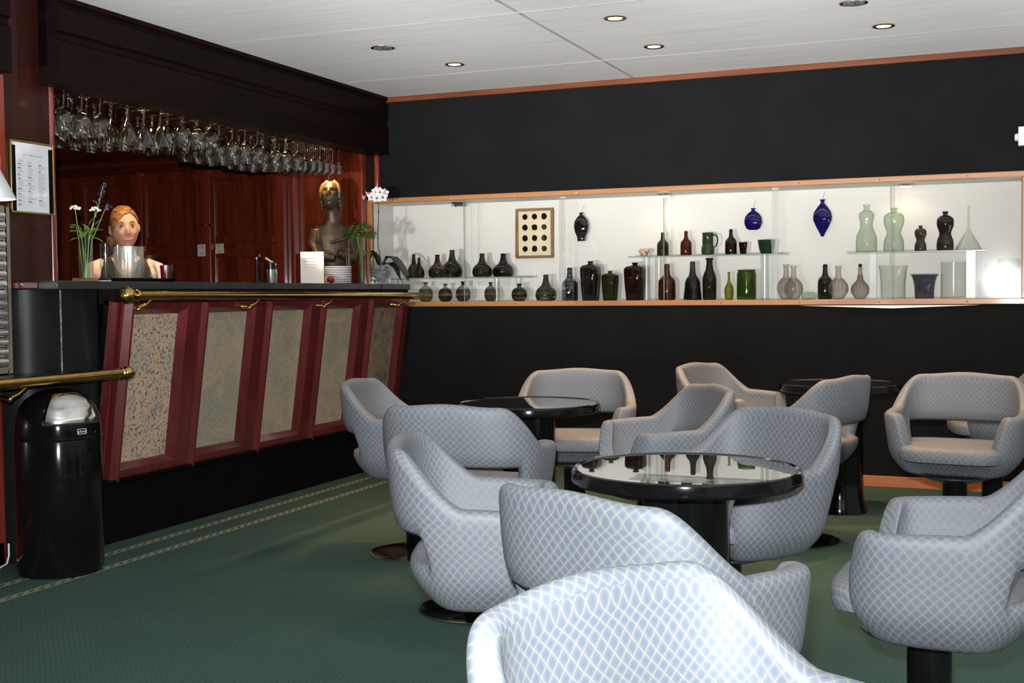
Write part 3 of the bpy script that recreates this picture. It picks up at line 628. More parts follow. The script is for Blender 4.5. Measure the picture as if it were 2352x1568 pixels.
SHZ={}
GROUPS={}
for (k,x,y,z,h,r,col,nme,cat,lab) in BOT:
    sx=sy=1
    if k in('waist','waist2'): sy=.62
    if k=='gin': sy=1
    if k.startswith('hang'): sy=.42
    if abs(z-1.211)<.01: z=1.2113
    elif z<1.08: z=CB+.0003
    elif k.startswith('hang'): pass
    elif y<7.2 and x<-1.1: z=1.3253
    else: z=1.3223
    t=empty(nme,(x,y,z),random.uniform(0,6),lab,cat,'antique glass in the display cabinet')
    if k.startswith('hang') or k in('waist','waist2','mug'): t.rotation_euler=(0,0,0)
    prof=[(p*r if p>0 else .0001,q*h) for p,q in PROF[k]]
    mt=M['clear'] if col=='clear' else M['g_'+col]
    b=MB(); seg=28
    if k=='gin':
        # moulded square body: superelliptic rings
        rings=[]
        for (rr_,zz) in prof:
            e=4.5 if zz<.9*h else 2
            ring=[]
            for q in range(seg):
                a=2*pi*q/seg; ca,sa=cos(a),sin(a)
                ring.append((rr_*abs(ca)**(2/e)*(1 if ca>=0 else -1),rr_*abs(sa)**(2/e)*(1 if sa>=0 else -1),zz))
            rings.append(ring)
        b.loft(rings,cap=False); t.rotation_euler=(0,0,radians(-8))
    else: b.lathe(prof,seg,close=False,sx=sx,sy=sy)
    body=b.build('bowl' if k in('bowl','tazza','mug','pot','tumbler') else 'body',mt,t,smooth=True)
    if k in('carafe','decanter'):
        c=MB()
        for q in range(14):
            a=2*pi*q/14; c.tube([(prof[i][0]*1.005*cos(a),prof[i][0]*1.005*sin(a),prof[i][1]) for i in range(4,9)],.0012,5)
        c.build('flutes',mt,t,smooth=True)
    if k=='decanter': MB().ball((0,0,h*.94),h*.055,14,10).build('stopper',M['g_maroon'],t,smooth=True)
    if k=='mug': MB().tube([(r*.80,0,h*.88),(r*1.15,0,h*.92),(r*1.5,0,h*.78),(r*1.52,0,h*.58),(r*1.3,0,h*.42),(r*1.0,0,h*.36)],[.006,.0055,.005,.0045,.004,.004],8).build('handle',mt,t,smooth=True)
    if k.startswith('hang'):
        MB().tube([(0,0,h-.004),(.004,.02,h+.03),(.006,CDEP-y-.003,h+.048)],.0009,5).build('wire',M['darkmetal'],t)
# lying green shard and pale shell
t=MB(); t.lathe([(.0001,-.050),(.018,-.048),(.021,-.018),(.019,.018),(.010,.036),(.008,.05),(.0001,.051)],16,(0,0,0),Matrix.Translation((-1.048,7.056,CB+.0213))@Matrix.Rotation(pi/2,4,'Y'))
tag(t.build('broken_flask',M['g_palegreen'],smooth=True),'pale green flask lying on its side between the carafes','flask')
m=MB(); rr=random.Random(5)
for _ in range(9): m.ball((rr.uniform(-.022,.022),rr.uniform(-.015,.015),.014+rr.uniform(0,.022)),.014,10,7)
o=m.build('sea_shell',M['stone'],smooth=True); o.location=(-2.06,7.12,1.3255); tag(o,'knobbly pale shell at left end of the middle glass shelf','shell')
# ------------------------------------------------------------------ bar counter
bar=empty('bar_counter',(-3.72,3.83,0),0,'mahogany bar counter with leaning stone panelled front and black top','bar counter')
BO=Vector((-3.72,3.83,0))
def bpart(mb,name,mat,par=None,**k):
    o=mb.build(name,mat,None,**k)
    if par is None: o.parent=bar; o.location=-BO
    else: o.parent=par
    return o
CTZ=1.172
m=MB(); m.prism([(-4.12,3.835),(-3.599,3.835),(-3.599,6.984),(-4.12,6.984)],2,1.136,CTZ)
bpart(m,'countertop',M['counter'],bevel=.004)
for y in (6.60,): bpart(MB().box(-3.601,y-.004,1.137,-3.5975,y+.004,1.171),'top_joint',M['kick'])
bpart(MB().prism([(-3.866,3.757),(-3.70,3.757),(-3.70,3.834),(-3.866,3.834)],2,1.14,1.166),'wood_ledge',M['mahog_red'],bevel=.003)
al=math.atan2(.11,.795); W=sqrt(.11**2+.795**2)
MF=Matrix(((0,sin(al),cos(al),-3.72),(1,0,0,0),(0,cos(al),-sin(al),.285),(0,0,0,1)))   # (u,w,n) -> world
def fprism_u(prof,u0,u1,name,mat):      # profile in (w,n), run along u
    return MB().prism(prof,0,u0,u1,MF)
GR=[(4.308,4.632),(4.855,5.188),(5.404,5.728),(5.945,6.272),(6.496,6.825)]
w0,w1=.068,.746
stones=[M['granite'],M['sand'],M['sand'],M['sand'],M['slate']]
for i,(a,b) in enumerate(GR):
    m=MB(); m.prism([(w1,-.006),(w1,.0),(w1+.030,.030),(W,.030),(W,-.02),(w1,-.02)],0,a-.03,b+.03,MF)
    bpart(m,'top_rail',M['mahog_red'])
    bpart(MB().prism([(0,-.02),(0,.030),(w0-.026,.030),(w0,0),(w0,-.02)],0,a-.03,b+.03,MF),'bottom_rail',M['mahog_red'])
    sl=bpart(MB().box(a-.01,w0-.01,-.02,b+.01,w1+.01,-.002,MF),'stone_slab',stones[i])
    sl['label']=['speckled pink grey granite slab','plain grey stone slab','plain grey stone slab','plain grey stone slab','mottled brown stone slab'][i]
def post_geo(prof):
    pl=list(prof)+[(prof[-1][0],-.03),(prof[0][0],-.03)]
    m=MB(); b=len(m.v); n=len(pl)
    for w in (-.004,W):
        for (u,nn) in pl: m.v.append(tuple(MF@Vector((u,w,nn))))
    m.f.append(tuple(range(n))); m.f.append(tuple(n+i for i in reversed(range(n))))
    for i in range(n):
        j=(i+1)%n; m.f.append((i,j,n+j,n+i))
    return m
edges=[(4.19,4.308)]+[(GR[i][1],GR[i+1][0]) for i in range(4)]+[(6.825,6.93)]
for i,(a,b) in enumerate(edges):
    if i==0: pr=[(4.226,.0),(4.228,.022),(4.250,.050),(4.262,.050),(b,0)]
    elif i==5: pr=[(a,0),(a+.035,.030),(b,.030),(b,0)]
    else: pr=[(a,0),(a+.035,.030),(b-.088,.030),(b-.066,.050),(b-.055,.050),(b,0)]
    bpart(post_geo(pr),'post',M['mahog_red'])
bpart(post_geo([(4.188,-.01),(4.190,.012),(4.197,.016),(4.206,.010),(4.207,-.01)]),'edge_trim',M['mahog_red'])
bpart(MB().box(4.19,-.0,-.06,4.33,W,-.012,MF),'end_backing',M['kick'])
m=MB(); m.prism([(-3.70,0),(-3.70,.262),(-3.672,.275),(-3.672,.288),(-3.78,.288),(-3.78,0)],1,4.19,6.985); bpart(m,'kickboard',M['kick'])
bpart(MB().box(-3.98,3.90,0,-3.79,6.98,1.135),'carcass',M['kick'])
bpart(MB().prism([(1.08,-3.66),(1.136,-3.66),(1.136,-3.61),(1.08,-3.612)],1,4.19,6.985) if False else MB().box(-3.70,4.19,1.07,-3.615,6.98,1.136),'apron',M['mahog_dark'])
# black curved end panel with a bright seam
m=MB(); pl=[(-3.712,4.195),(-3.712,3.90)]
for k in range(1,9):
    a=k/8*pi/2; pl.append((-3.712-.158*(1-cos(a)),3.90-.13*sin(a)))
pl+=[(-3.868,4.195)]
bpart(MB().prism(pl,2,0,1.136),'end_panel',M['blacklam'],smooth=True)
bpart(MB().box(-3.7125,3.968,.79,-3.7105,3.976,1.134),'seam_strip',P('worn_seam',(.30,.30,.30),.5,var=.25,vscale=60))
def rail(y0,y1,x,z0,z1,r,br,nameless,label,brk,ballend=True):
    t=empty('brass_rail',(x,y0,z0),0,label,'rail','brass rails along the bar'); L=y1-y0; dz=z1-z0
    MB().tube([(0,0,0),(0,L,dz)],r,20).build('tube',M['brass'],t,smooth=True)
    e=MB()
    if ballend>0:
        e.ball((0,-.052,0),br,22,14); e.tube([(0,-.03,0),(0,.0,0)],r*.62,16); e.lathe([(r*1.0,0),(r*1.25,.006),(r*1.25,.014),(r,.02)],20,(0,0,0),Matrix.Translation((0,.0,0))@Matrix.Rotation(-pi/2,4,'X'))
    else:
        e.ball((0,L+.028,dz),br,22,14); e.lathe([(r*1.0,0),(r*1.2,.004),(r*1.2,.010),(r,.014)],20,(0,0,0),Matrix.Translation((0,L-.018,dz))@Matrix.Rotation(-pi/2,4,'X'))
    e.build('ball_finial',M['brass'],t,smooth=True)
    for y,mx,mz in brk:
        z=dz*(y-y0)/L; b=MB(); yy=y-y0
        b.tube([(0,yy+.03,z-r*.9),(-.004,yy+.02,z-r-.006),(-.006,yy-.004,z-r-.022),(-.02,yy-.03,z-r-.036),(mx-x,yy-.045,z-r-.034)],[.005,.006,.007,.009,.011],10)
        b.lathe([(.018,0),(.018,.006),(.013,.010),(.010,.02)],14,(0,0,0),Matrix.Translation((mx-x,yy-.045,z-r-.034))@Matrix.Rotation(pi/2,4,'Y'))
        b.ball((-.022,yy-.032,z-r-.04),.013,12,8)
        b.build('bracket',M['brass'],t,smooth=True)
rail(4.225,6.975,-3.526,1.110,1.096,.021,.038,0,'long brass rail with ball end under the bar top edge',[(4.30,-3.595,0),(5.14,-3.60,0),(5.86,-3.60,0),(6.75,-3.60,0)],1)
# lower side counter at the left with its own rail
sc=empty('side_counter',(-3.7,3.2,0),0,'low black topped side counter on mahogany base at left edge','side counter')
def spart(mb,name,mat,**k):
    o=mb.build(name,mat,None,**k); o.parent=sc; o.location=(3.7,-3.2,0); return o
spart(MB().prism([(-3.865,2.62),(-3.522,2.62),(-3.522,4.06),(-3.56,4.13),(-3.700,4.15),(-3.700,3.87),(-3.79,3.765),(-3.865,3.755)],2,.757,.79),'top',M['counter'],bevel=.004)
m=MB(); m.box(-3.869,2.62,0,-3.825,3.755,.757)
spart(m,'base',M['mahog_red'])
m=MB(); m.box(-3.826,3.70,.0,-3.812,3.735,.757); m.box(-3.826,2.7,.0,-3.812,3.735,.10)
spart(m,'moulding',M['mahog_trim'],bevel=.004)
rail(2.66,4.10,-3.497,.777,.777,.022,.030,0,'low brass rail with ball end above the black waste bin',[(3.52,-3.60,0)],-1)
# thing at far left: silver ribbed panel in grey gilt frame, and a lamp
t=empty('ribbed_panel',(-3.775,3.57,.792),0,'grey gilt framed panel of silver ribs standing on the side counter','panel')
m=MB(); m.box(-.02,.155,0,.018,.18,.68); m.box(-.02,-.18,0,.018,-.155,.68); m.box(-.02,-.155,.655,.018,.155,.68); m.box(-.02,-.155,0,.018,.155,.03)
m.build('frame',P('grey_gilt',(.30,.27,.20),.4,metal=.6,var=.1),t,bevel=.004)
m=MB()
for k in range(16):
    z=.05+k*.0395
    m.tube([(.004,-.152,z),(.004,.152,z)],.0195,12)
m.build('silver_ribs',P('silver_ribs',(.80,.78,.76),.22,metal=.9,var=.02),t,smooth=True)
m=MB(); m.lathe([(.0001,0),(.012,0),(.010,.02),(.0,.022)],10,(.02,.165,-.0))
t2=empty('table_lamp',(-3.645,3.46,.791),0,'table lamp with white cone shade at the left edge','lamp')
MB().lathe([(.07,0),(.07,.012),(.02,.03),(.010,.06),(.010,.74)],20).build('lamp_base',M['brass'],t2,smooth=True)
MB().lathe([(.150,.692),(.151,.692),(.060,.875),(.058,.875)],32,close=False).build('lamp_shade',P('white_shade',(.80,.80,.80),.8,var=.01),t2,smooth=True,solid=.002)
# white cable on the floor beside the base
o=MB().tube([(-3.77,3.55,.006),(-3.775,3.66,.006),(-3.79,3.72,.012),(-3.800,3.742,.04),(-3.803,3.745,.09)],.004,8).build('white_cable',M['white'],smooth=True)
tag(o,'white cable lying on the carpet by the side counter','cable')
# framed price list on the pillar
t=empty('framed_price_list',(-3.869,3.986,1.615),0,'framed white price list hanging on the dark pillar beside the bar','price list')
h,w=.153,.124
def tri(z): return z
m=MB(); m.box(0,-w,-h,.012,-w+.007,h); m.box(0,w-.007,-h,.012,w,h); m.box(0,-w+.007,-h,.012,w-.007,-h+.007); m.box(0,-w+.007,h-.007,.012,w-.007,h)
m.build('frame',M['gold'],t,bevel=.0015)
MB().box(0,-w+.006,-h+.006,.006,w-.006,h-.006).build('backing',M['kick'],t)
ps=MB().box(.006,-w+.032,-h+.008,.0072,w-.030,h-.008).build('sheet',M['paper'],t)
MB().box(.006,-w+.008,h-.022,.0070,w-.008,h-.008).build('white_strip',M['paper'],t)
rr=random.Random(11); m=MB()
# wavy script heading in four words
for (a,b) in ((-.052,-.024),(-.016,.004),(.010,.030),(.036,.060)):
    k=14; m.tube([(.0075,a+(b-a)*i/k,.094+.0024*sin(i*2.3+a*90)) for i in range(k+1)],.0009,5)
m.build('heading',M['inkgrey'],ps)
m=MB(); mb_=MB()
for c_,y0 in enumerate((-.083,-.026,.034)):
    z=.070-(0.004*c_)
    while z>(-.112 if c_!=2 else -.118):
        if rr.random()<.20:
            z-=.005; mb_.box(.0072,y0,z-.0016,.0075,y0+rr.uniform(.014,.026),z+.0016); z-=.0062
        m.box(.0072,y0,z-.0008,.0075,y0+rr.uniform(.022,.042),z+.0008)
        if rr.random()<.5: m.box(.0072,y0+.045,z-.0008,.0075,y0+.050,z+.0008)
        z-=.0054
o=m.build('text_lines',M['inkgrey'],ps); o['kind']='stuff'
mb_.build('section_titles',M['ink'],ps)['kind']='stuff'
MB().tube([(0,0,h-.002),(.004,0,h+.008)],.003,8).build('hook',M['brass'],t)
# ------------------------------------------------------------------ waste bin
t=empty('waste_bin',(-3.532,3.750,0),0,'black cylindrical waste bin with steel push flap in front of the bar','waste bin'); R=.167
MB().lathe([(R*.97,0),(R*.985,.012),(R*.985,.03),(R,.034),(R,.535),(R*.99,.54)],48).build('body',M['blackgloss'],t,smooth=True)
dome=[(R*1.0,.538),(R*1.012,.540),(R*1.012,.548),(R,.55),(R*.995,.585),(R*.96,.625),(R*.88,.662),(R*.74,.695),(R*.52,.720),(R*.27,.734),(.0001,.738)]
dm=MB().lathe(dome,48).build('dome_lid',M['blackgloss'],t,smooth=True)
def dome_r(z):
    for i in range(len(dome)-1):
        (r0,z0),(r1,z1)=dome[i],dome[i+1]
        if z0<=z<=z1 and z1>z0: return r0+(r1-r0)*(z-z0)/(z1-z0)
    return R
m=MB(); az=radians(-25); n=18; q=14; rows=[]
for j in range(q+1):
    z=.600+(.728-.600)*j/q; row=[]
    for i in range(n+1):
        half=radians(43)-radians(8)*j/q; a=az-half+2*half*i/n; r=dome_r(z)*1.0+.004
        row.append(m.vert((r*cos(a),r*sin(a),z+.002)))
    rows.append(row)
for j in range(q):
    for i in range(n): m.face((rows[j][i],rows[j][i+1],rows[j+1][i+1],rows[j+1][i]))
m.build('push_flap',M['steel'],t,smooth=True,solid=.003)
# small maker's badge
def text(txt,size,M4,mat,par,name='lettering',shear=0.0):
    cu=bpy.data.curves.new('txt','FONT'); cu.body=txt; cu.size=size; cu.align_x='CENTER'; cu.align_y='CENTER'; cu.extrude=.0003; cu.shear=shear
    to=bpy.data.objects.new('txt',cu); COL.objects.link(to); bpy.context.view_layer.update()
    dg=bpy.context.evaluated_depsgraph_get(); me=bpy.data.meshes.new_from_object(to.evaluated_get(dg)); bpy.data.objects.remove(to)
    me.transform(M4); me.materials.clear(); me.materials.append(mat); o=bpy.data.objects.new(name,me); COL.objects.link(o); o.parent=par; return o
a=radians(-15); bm4=Matrix.Translation((R*1.006*cos(a),R*1.006*sin(a),.574))@Matrix.Rotation(a+pi/2,4,'Z')@Matrix.Rotation(pi/2,4,'X')
m=MB(); bw,bh,tk=.0195,.0105,.0016
for (x0,y0,x1,y1) in ((-bw,-bh,bw,-bh+tk),(-bw,bh-tk,bw,bh),(-bw,-bh+tk,-bw+tk,bh-tk),(bw-tk,-bh+tk,bw,bh-tk)): m.box(x0,y0,-.001,x1,y1,.0012,bm4)
bo=m.build('badge',M['white'],t); text('phont',.0145,bm4,M['white'],bo,shear=.3)
MB().lathe([(.005,0),(.004,.003),(0,.004)],10,(0,0,0),Matrix.Translation((R*cos(radians(10)),R*sin(radians(10)),.565))@Matrix.Rotation(radians(10),4,'Z')@Matrix.Rotation(pi/2,4,'Y')).build('rivet',M['darkmetal'],t)

# ------------------------------------------------------------------ things on the bar top
Z=CTZ+.0005
def vase(x,y,r,h,label,name='flower_vase'):
    t=empty(name,(x,y,Z),0,label,'vase')
    MB().lathe([(.0001,.0),(r*1.08,0),(r*1.1,.004),(r*.96,.014),(r*.95,h*.5),(r,h),(r-.002,h),(r*.95-.002,h*.5),(r*.95-.002,.012),(.0001,.010)],28,close=False).build('glass',M['clear'],t,smooth=True)
    MB().lathe([(.0001,.0125),(r*.95-.0026,.0125),(r*.95-.0026,h*.55),(.0001,h*.55)],24,close=False).build('water',M['water'],t,smooth=True)
    return t
def leafquad(m,base,dirv,L,wd,up=Vector((0,0,1)),curl=.2):
    d=Vector(dirv).normalized(); sd=d.cross(up)
    if sd.length<1e-4: sd=Vector((1,0,0))
    sd.normalize(); nrm=sd.cross(d); base=Vector(base); pr=None
    for i,(tt,ww) in enumerate(((0,.08),(.25,.8),(.5,1),(.78,.65),(1,.03))):
        p=base+d*L*tt-nrm*curl*L*tt*tt; row=[m.vert(p-sd*wd*ww+nrm*wd*.25*ww),m.vert(p),m.vert(p+sd*wd*ww+nrm*wd*.25*ww)]
        if pr: m.face((pr[0],pr[1],row[1],row[0])); m.face((pr[1],pr[2],row[2],row[1]))
        pr=row
# flowers in the left vase
v=vase(-3.72,4.139,.032,.205,'tall clear vase of white and violet flowers at left end of the bar')
RV=Vector((.924,.381,0)); 
def at_img(dx,dz,dd=0): return RV*dx+Vector((-.381,.924,0))*dd+Vector((0,0,dz))
st=MB(); heads=[(-.034,.315,-.02),(.046,.308,.0)]
for dx,dz,dd in heads: st.tube([at_img(.004,.02),at_img(dx*.3,.17,dd*.3),at_img(dx*.8,dz*.8,dd),at_img(dx,dz-.006,dd)],[.0022,.002,.0018,.0018],6)
st.tube([at_img(.0,.02),at_img(.018,.20),at_img(.055,.31),at_img(.086,.43)],[.0025,.0022,.0018,.001],6)
st.tube([at_img(.01,.02),at_img(.03,.18),at_img(.07,.27),at_img(.098,.335)],[.002,.002,.0015,.001],6)
st.tube([at_img(.058,.32),at_img(.05,.345),at_img(.035,.352)],[.001,.001,.0008],5)
for q in range(5): st.tube([at_img(-.012+.006*q,.015),at_img(-.02+.01*q,.17,.01*q-.02),at_img(-.03+.014*q,.235,.01*q-.02)],.0018,5)
st.build('stems',M['stem'],v,smooth=True)
rr=random.Random(2)
for dx,dz,dd in heads:
    f=MB()
    for _ in range(34):
        a=rr.uniform(0,2*pi); ra=rr.uniform(0,1)**.5*.024; f.ball(at_img(dx,dz,dd)+Vector((ra*cos(a),ra*sin(a),.012*(1-(ra/.024)**2)+rr.uniform(-.003,.003))),.0048,6,4)
    f.build('white_flower',M['flowercream'],v,smooth=True)
f=MB()
for _ in range(46):
    tt=rr.random(); p=at_img(.060+.028*tt,.33+.10*tt)+Vector((rr.uniform(-.012,.012),rr.uniform(-.012,.012),rr.uniform(-.008,.008)))*(1.15-.7*tt)
    if .45<tt<.62 and rr.random()<.6: continue
    leafquad(f,p,(rr.uniform(-1,1),rr.uniform(-1,1),rr.uniform(-.4,.8)),.014,.005)
for _ in range(14):
    p=at_img(.099,.33)+Vector((rr.uniform(-.01,.01),rr.uniform(-.01,.01),rr.uniform(-.014,.012))); leafquad(f,p,(rr.uniform(-1,1),rr.uniform(-1,1),rr.uniform(-.8,.4)),.015,.006)
f.build('violet_flower',M['flowerblue'],v,smooth=True)
f=MB()
for (dx,dz,dd,ax,az_,L,wd) in ((-.02,.215,0,-1,.25,.06,.02),(-.03,.19,.02,-1,-.05,.055,.012),(-.01,.23,-.02,-.8,.5,.05,.02),(.02,.20,0,.6,.7,.06,.018),(.03,.215,.02,.8,.35,.055,.02),(.02,.235,-.02,.4,.9,.06,.02),(.035,.19,-.01,.9,-.2,.05,.018),(.01,.2,.02,-.2,1,.06,.02),(.0,.19,-.03,.2,.8,.06,.018),(.04,.245,.01,.5,.8,.05,.018),(-.035,.235,.0,-.7,.1,.04,.018)):
    leafquad(f,at_img(dx,dz,dd),RV*ax+Vector((-.381,.924,0))*rr.uniform(-.5,.5)+Vector((0,0,az_)),L,wd,curl=.25)
f.build('leaves',M['leaf'],v,smooth=True,solid=.0006)
# tray and the glassware on it
t=empty('serving_tray',(-3.80,4.52,Z),radians(-4),'dark oval serving tray with glassware on the bar','tray')
MB().lathe([(.0001,0),(.10,0),(.128,.004),(.150,.016),(.152,.016),(.130,.002),(.0001,-.0005+.004)],40,close=False,sy=1.9).build('dish',M['counter'],t,smooth=True)
t=empty('wooden_board',(-3.79,4.18,Z),0,'thin wooden board on the bar next to the left flower vase','board')
MB().box(-.05,.0,0,.06,.05,.016).build('board',M['teak_x'],t,bevel=.004)
o=MB(); rr=random.Random(4)
pl=[(-.04,-.03),(.03,-.045),(.05,.0),(.02,.035),(-.03,.03)]
o.prism(pl,2,0,.006); ob=o.build('folded_napkin',M['paper'],bevel=.002); ob.location=(-3.78,4.31,Z); tag(ob,'small white folded napkin between the board and the tray','napkin')
TZ=Z+.0045
t=empty('water_jug',(-3.79,4.50,TZ),0,'large ribbed clear glass jug on the dark tray','jug')
jr,jh=.068,.160; m=MB(); seg=72
def ribring(r,z,amp): return [((r+amp*cos(18*2*pi*k/seg))*cos(2*pi*k/seg),(r+amp*cos(18*2*pi*k/seg))*sin(2*pi*k/seg),z) for k in range(seg)]
m.loft([ribring(jr*.70,.0,0),ribring(jr*.82,.004,.0),ribring(jr*.90,.02,.0016),ribring(jr*.96,.07,.002),ribring(jr*1.0,.125,.002),ribring(jr*1.0,.14,.0008),ribring(jr*1.02,jh,0),ribring(jr*.97,jh,0),ribring(jr*.94,.13,0),ribring(jr*.88,.05,0),ribring(jr*.75,.014,0)],cap=True)
m.build('body',M['clearribs'],t,smooth=True)
d=Vector((.72,-.5,0)).normalized()
MB().tube([d*jr*.96+Vector((0,0,.135)),d*(jr*1.5)+Vector((0,0,.140)),d*(jr*1.75)+Vector((0,0,.10)),d*(jr*1.5)+Vector((0,0,.05)),d*jr*.95+Vector((0,0,.03))],[.007,.0075,.007,.007,.007],10).build('handle',M['clearribs'],t,smooth=True)
MB().lathe([(.0001,.016),(jr*.86,.016),(jr*.90,.10),(.0001,.10)],28,close=False).build('water',M['water'],t,smooth=True)
def tumbler(x,y,z,r,h,label,mat='clear',name='drinking_glass',grp=None):
    t=empty(name,(x,y,z),0,label,'glass',grp)
    MB().lathe([(.0001,0),(r*.8,0),(r*.84,.004),(r,h),(r-.0016,h),(r*.8,.012),(.0001,.010)],24,close=False).build('bowl',M[mat],t,smooth=True); return t
tumbler(-3.90,4.47,TZ,.027,.178,'tall clear glass behind the jug, left of three')
tumbler(-3.905,4.56,TZ,.030,.172,'tall clear glass behind the jug, middle of three')
tumbler(-3.90,4.65,TZ,.026,.168,'tall clear glass behind the jug, right of three')
M['purple']=thin_glass('purple_glass',(.62,.14,.34),1.5,.0,.25,.3)
t=tumbler(-3.77,4.745,TZ,.031,.078,'purple tinted glass at right end of the tray','purple')
t=empty('small_carafe',(-3.80,4.665,TZ),0,'small clear carafe of water on the tray','carafe')
MB().lathe([(.0001,0),(.030,0),(.034,.006),(.032,.04),(.021,.075),(.019,.095),(.025,.125),(.023,.125),(.017,.095),(.019,.075),(.03,.04),(.03,.01),(.0001,.008)],24,close=False).build('body',M['clear'],t,smooth=True)
MB().lathe([(.0001,.0085),(.0295,.0105),(.0295,.04),(.018,.076),(.0001,.076)],20,close=False).build('water',M['water'],t,smooth=True)
# tap post and bar canister
t=empty('beer_tap',(-3.93,5.735,Z),0,'slim black and chrome tap post on the bar top','tap')
MB().lathe([(.024,0),(.024,.006),(.012,.02),(.011,.05),(.009,.055),(.009,.13),(.0075,.14)],20).build('column',M['blackgloss'],t,smooth=True)
MB().lathe([(.011,.012),(.013,.016),(.011,.02)],20).build('collar',M['steel'],t,smooth=True)
MB().tube([(0,0,.138),(0,0,.152),(.012,-.004,.163),(.026,-.010,.160),(.03,-.011,.150)],[.008,.008,.007,.006,.005],10).build('spout',M['steel'],t,smooth=True)
t=empty('bar_canister',(-3.91,5.845,Z),0,'steel canister with black collar and tilted wooden lid on the bar','canister')
MB().lathe([(.0001,0),(.036,0),(.037,.003),(.037,.082),(.034,.083)],32,close=False).build('body',M['steel'],t,smooth=True)
MB().lathe([(.034,.083),(.034,.118),(.028,.122),(.0001,.122)],28,close=False).build('collar',M['blackgloss'],t,smooth=True)
m=MB(); m.box(-.038,-.016,-.005,.038,.016,.005,Matrix.Translation((.004,0,.128))@Matrix.Rotation(radians(22),4,'Z')@Matrix.Rotation(radians(33),4,'Y')); m.build('wooden_lid',P('oiled_wood',(.36,.24,.075),.35,coat=.4,var=.2,vscale=40),t,bevel=.003)
# menu holder, plates, napkin
t=empty('menu_holder',(-3.93,6.325,Z),radians(-66+90-2),'white upright menu card holder behind the stacked plates','card holder')
m=MB(); m.box(-.072,-.006,0,.072,.006,.198); m.build('card',M['white'],t,bevel=.002)
b=MB(); b.box(.058,-.010,.12,.072,-.005,.19); b.build('clip',M['steel'],t)
for k in range(4): MB().box(-.05,-.0066,.155-.018*k,.03,-.0058,.157-.018*k).build('text_line',M['inkgrey'],t)
for k in range(10):
    pr=[(.0001,.0),(.046,0),(.052,.002),(.080,.0052),(.083,.0075),(.082,.0102),(.05,.0055),(.0001,.003)]
    if k==0:
        p0=MB().lathe(pr,40,close=False).build('plate',M['porcelain'],smooth=True); p0.location=(-3.76,6.345,Z)
        tag(p0,'bottom plate of the white stack on the bar','plate','stack of white plates on the bar')
    else:
        q=p0.copy(); COL.objects.link(q); q.location=(-3.76+rr.uniform(-.0015,.0015),6.345+rr.uniform(-.0015,.0015),Z+k*.0106)
        q['label']='top plate of the white stack on the bar' if k==9 else 'white plate inside the stack on the bar, neither topmost nor bottom'
m=MB(); rr=random.Random(9)
for _ in range(12): m.ball((rr.uniform(-.018,.018),rr.uniform(-.018,.018),.012+rr.uniform(0,.028)),rr.uniform(.008,.014),8,6)
o=m.build('red_napkin',M['napkin'],smooth=True); o.location=(-3.735,6.222,Z); tag(o,'crumpled dark red napkin left of the plate stack','napkin')
# two vases with green bunches
v=vase(-3.71,6.545,.021,.262,'slim clear vase with bushy green herbs behind the plates')
st=MB(); 
for q in range(9): 
    a=q*.7; st.tube([(.008*cos(a*3),.008*sin(a*3),.014),(.010*cos(a),.010*sin(a),.20),(.03*cos(a),.03*sin(a),.30)],.0014,5)
st.build('stems',M['stem'],v)
f=MB(); rr=random.Random(8)
for _ in range(330):
    th=rr.uniform(0,2*pi); ph=math.acos(rr.uniform(-.55,1)); ra=.086*rr.uniform(.45,1)**.6
    p=Vector((ra*sin(ph)*cos(th),ra*sin(ph)*sin(th),.312+ra*.82*cos(ph)))
    leafquad(f,p,(cos(th)+rr.uniform(-.6,.6),sin(th)+rr.uniform(-.6,.6),rr.uniform(-.3,.8)),rr.uniform(.016,.028),rr.uniform(.006,.011))
o=f.build('leaves',M['leaf'],v,smooth=True); o['kind']='stuff'
v=vase(-3.765,6.475,.019,.185,'narrow clear vase with brown stems right beside the plate stack')
st=MB()
for q in range(7): st.tube([(.007*cos(q),.007*sin(q),.014),(.009*cos(q*2),.009*sin(q*2),.12),(.012*cos(q*2),.012*sin(q*2),.22)],.0018,5)
st.build('stems',P('brown_stems',(.17,.10,.04),.6,var=.2),v)
# orchid in square glass
t=empty('potted_orchid',(-3.70,6.765,Z),radians(12),'white orchid in a square glass pot at the wall end of the bar','plant')
m=MB(); s,hh=.055,.155
m.box(-s,-s,0,s,s,.008)
for (x0,y0,x1,y1) in ((-s,-s,s,-s+.004),(-s,s-.004,s,s),(-s,-s+.004,-s+.004,s-.004),(s-.004,-s+.004,s,s-.004)): m.box(x0,y0,.008,x1,y1,hh)
m.build('glass_pot',M['clear'],t)
m=MB(); rr=random.Random(6)
for _ in range(60): m.ball((rr.uniform(-.045,.045),rr.uniform(-.045,.045),rr.uniform(.012,.11)),rr.uniform(.005,.010),7,5,sc=(1,1,.7))
o=m.build('pebbles',P('grey_pebbles',(.20,.22,.25),.4,var=.3,vscale=30),t,smooth=True); o['kind']='stuff'
IR=Matrix.Rotation(radians(-12),3,'Z')
def li(dx,dz,dd=0): return IR@at_img(dx,dz,dd)
m=MB(); m.tube([li(.0,.10),li(.004,.16),li(-.012,.24),li(-.012,.33),li(-.006,.42),li(-.004,.50),li(-.010,.55),li(-.03,.585),li(-.06,.575)],[.0035,.0035,.003,.003,.0026,.0026,.002,.0016,.001],7)
m.ball(li(-.012,.295),.006,8,6); m.ball(li(-.006,.462),.006,8,6)
m.build('flower_stem',M['stemdark'],t,smooth=True)
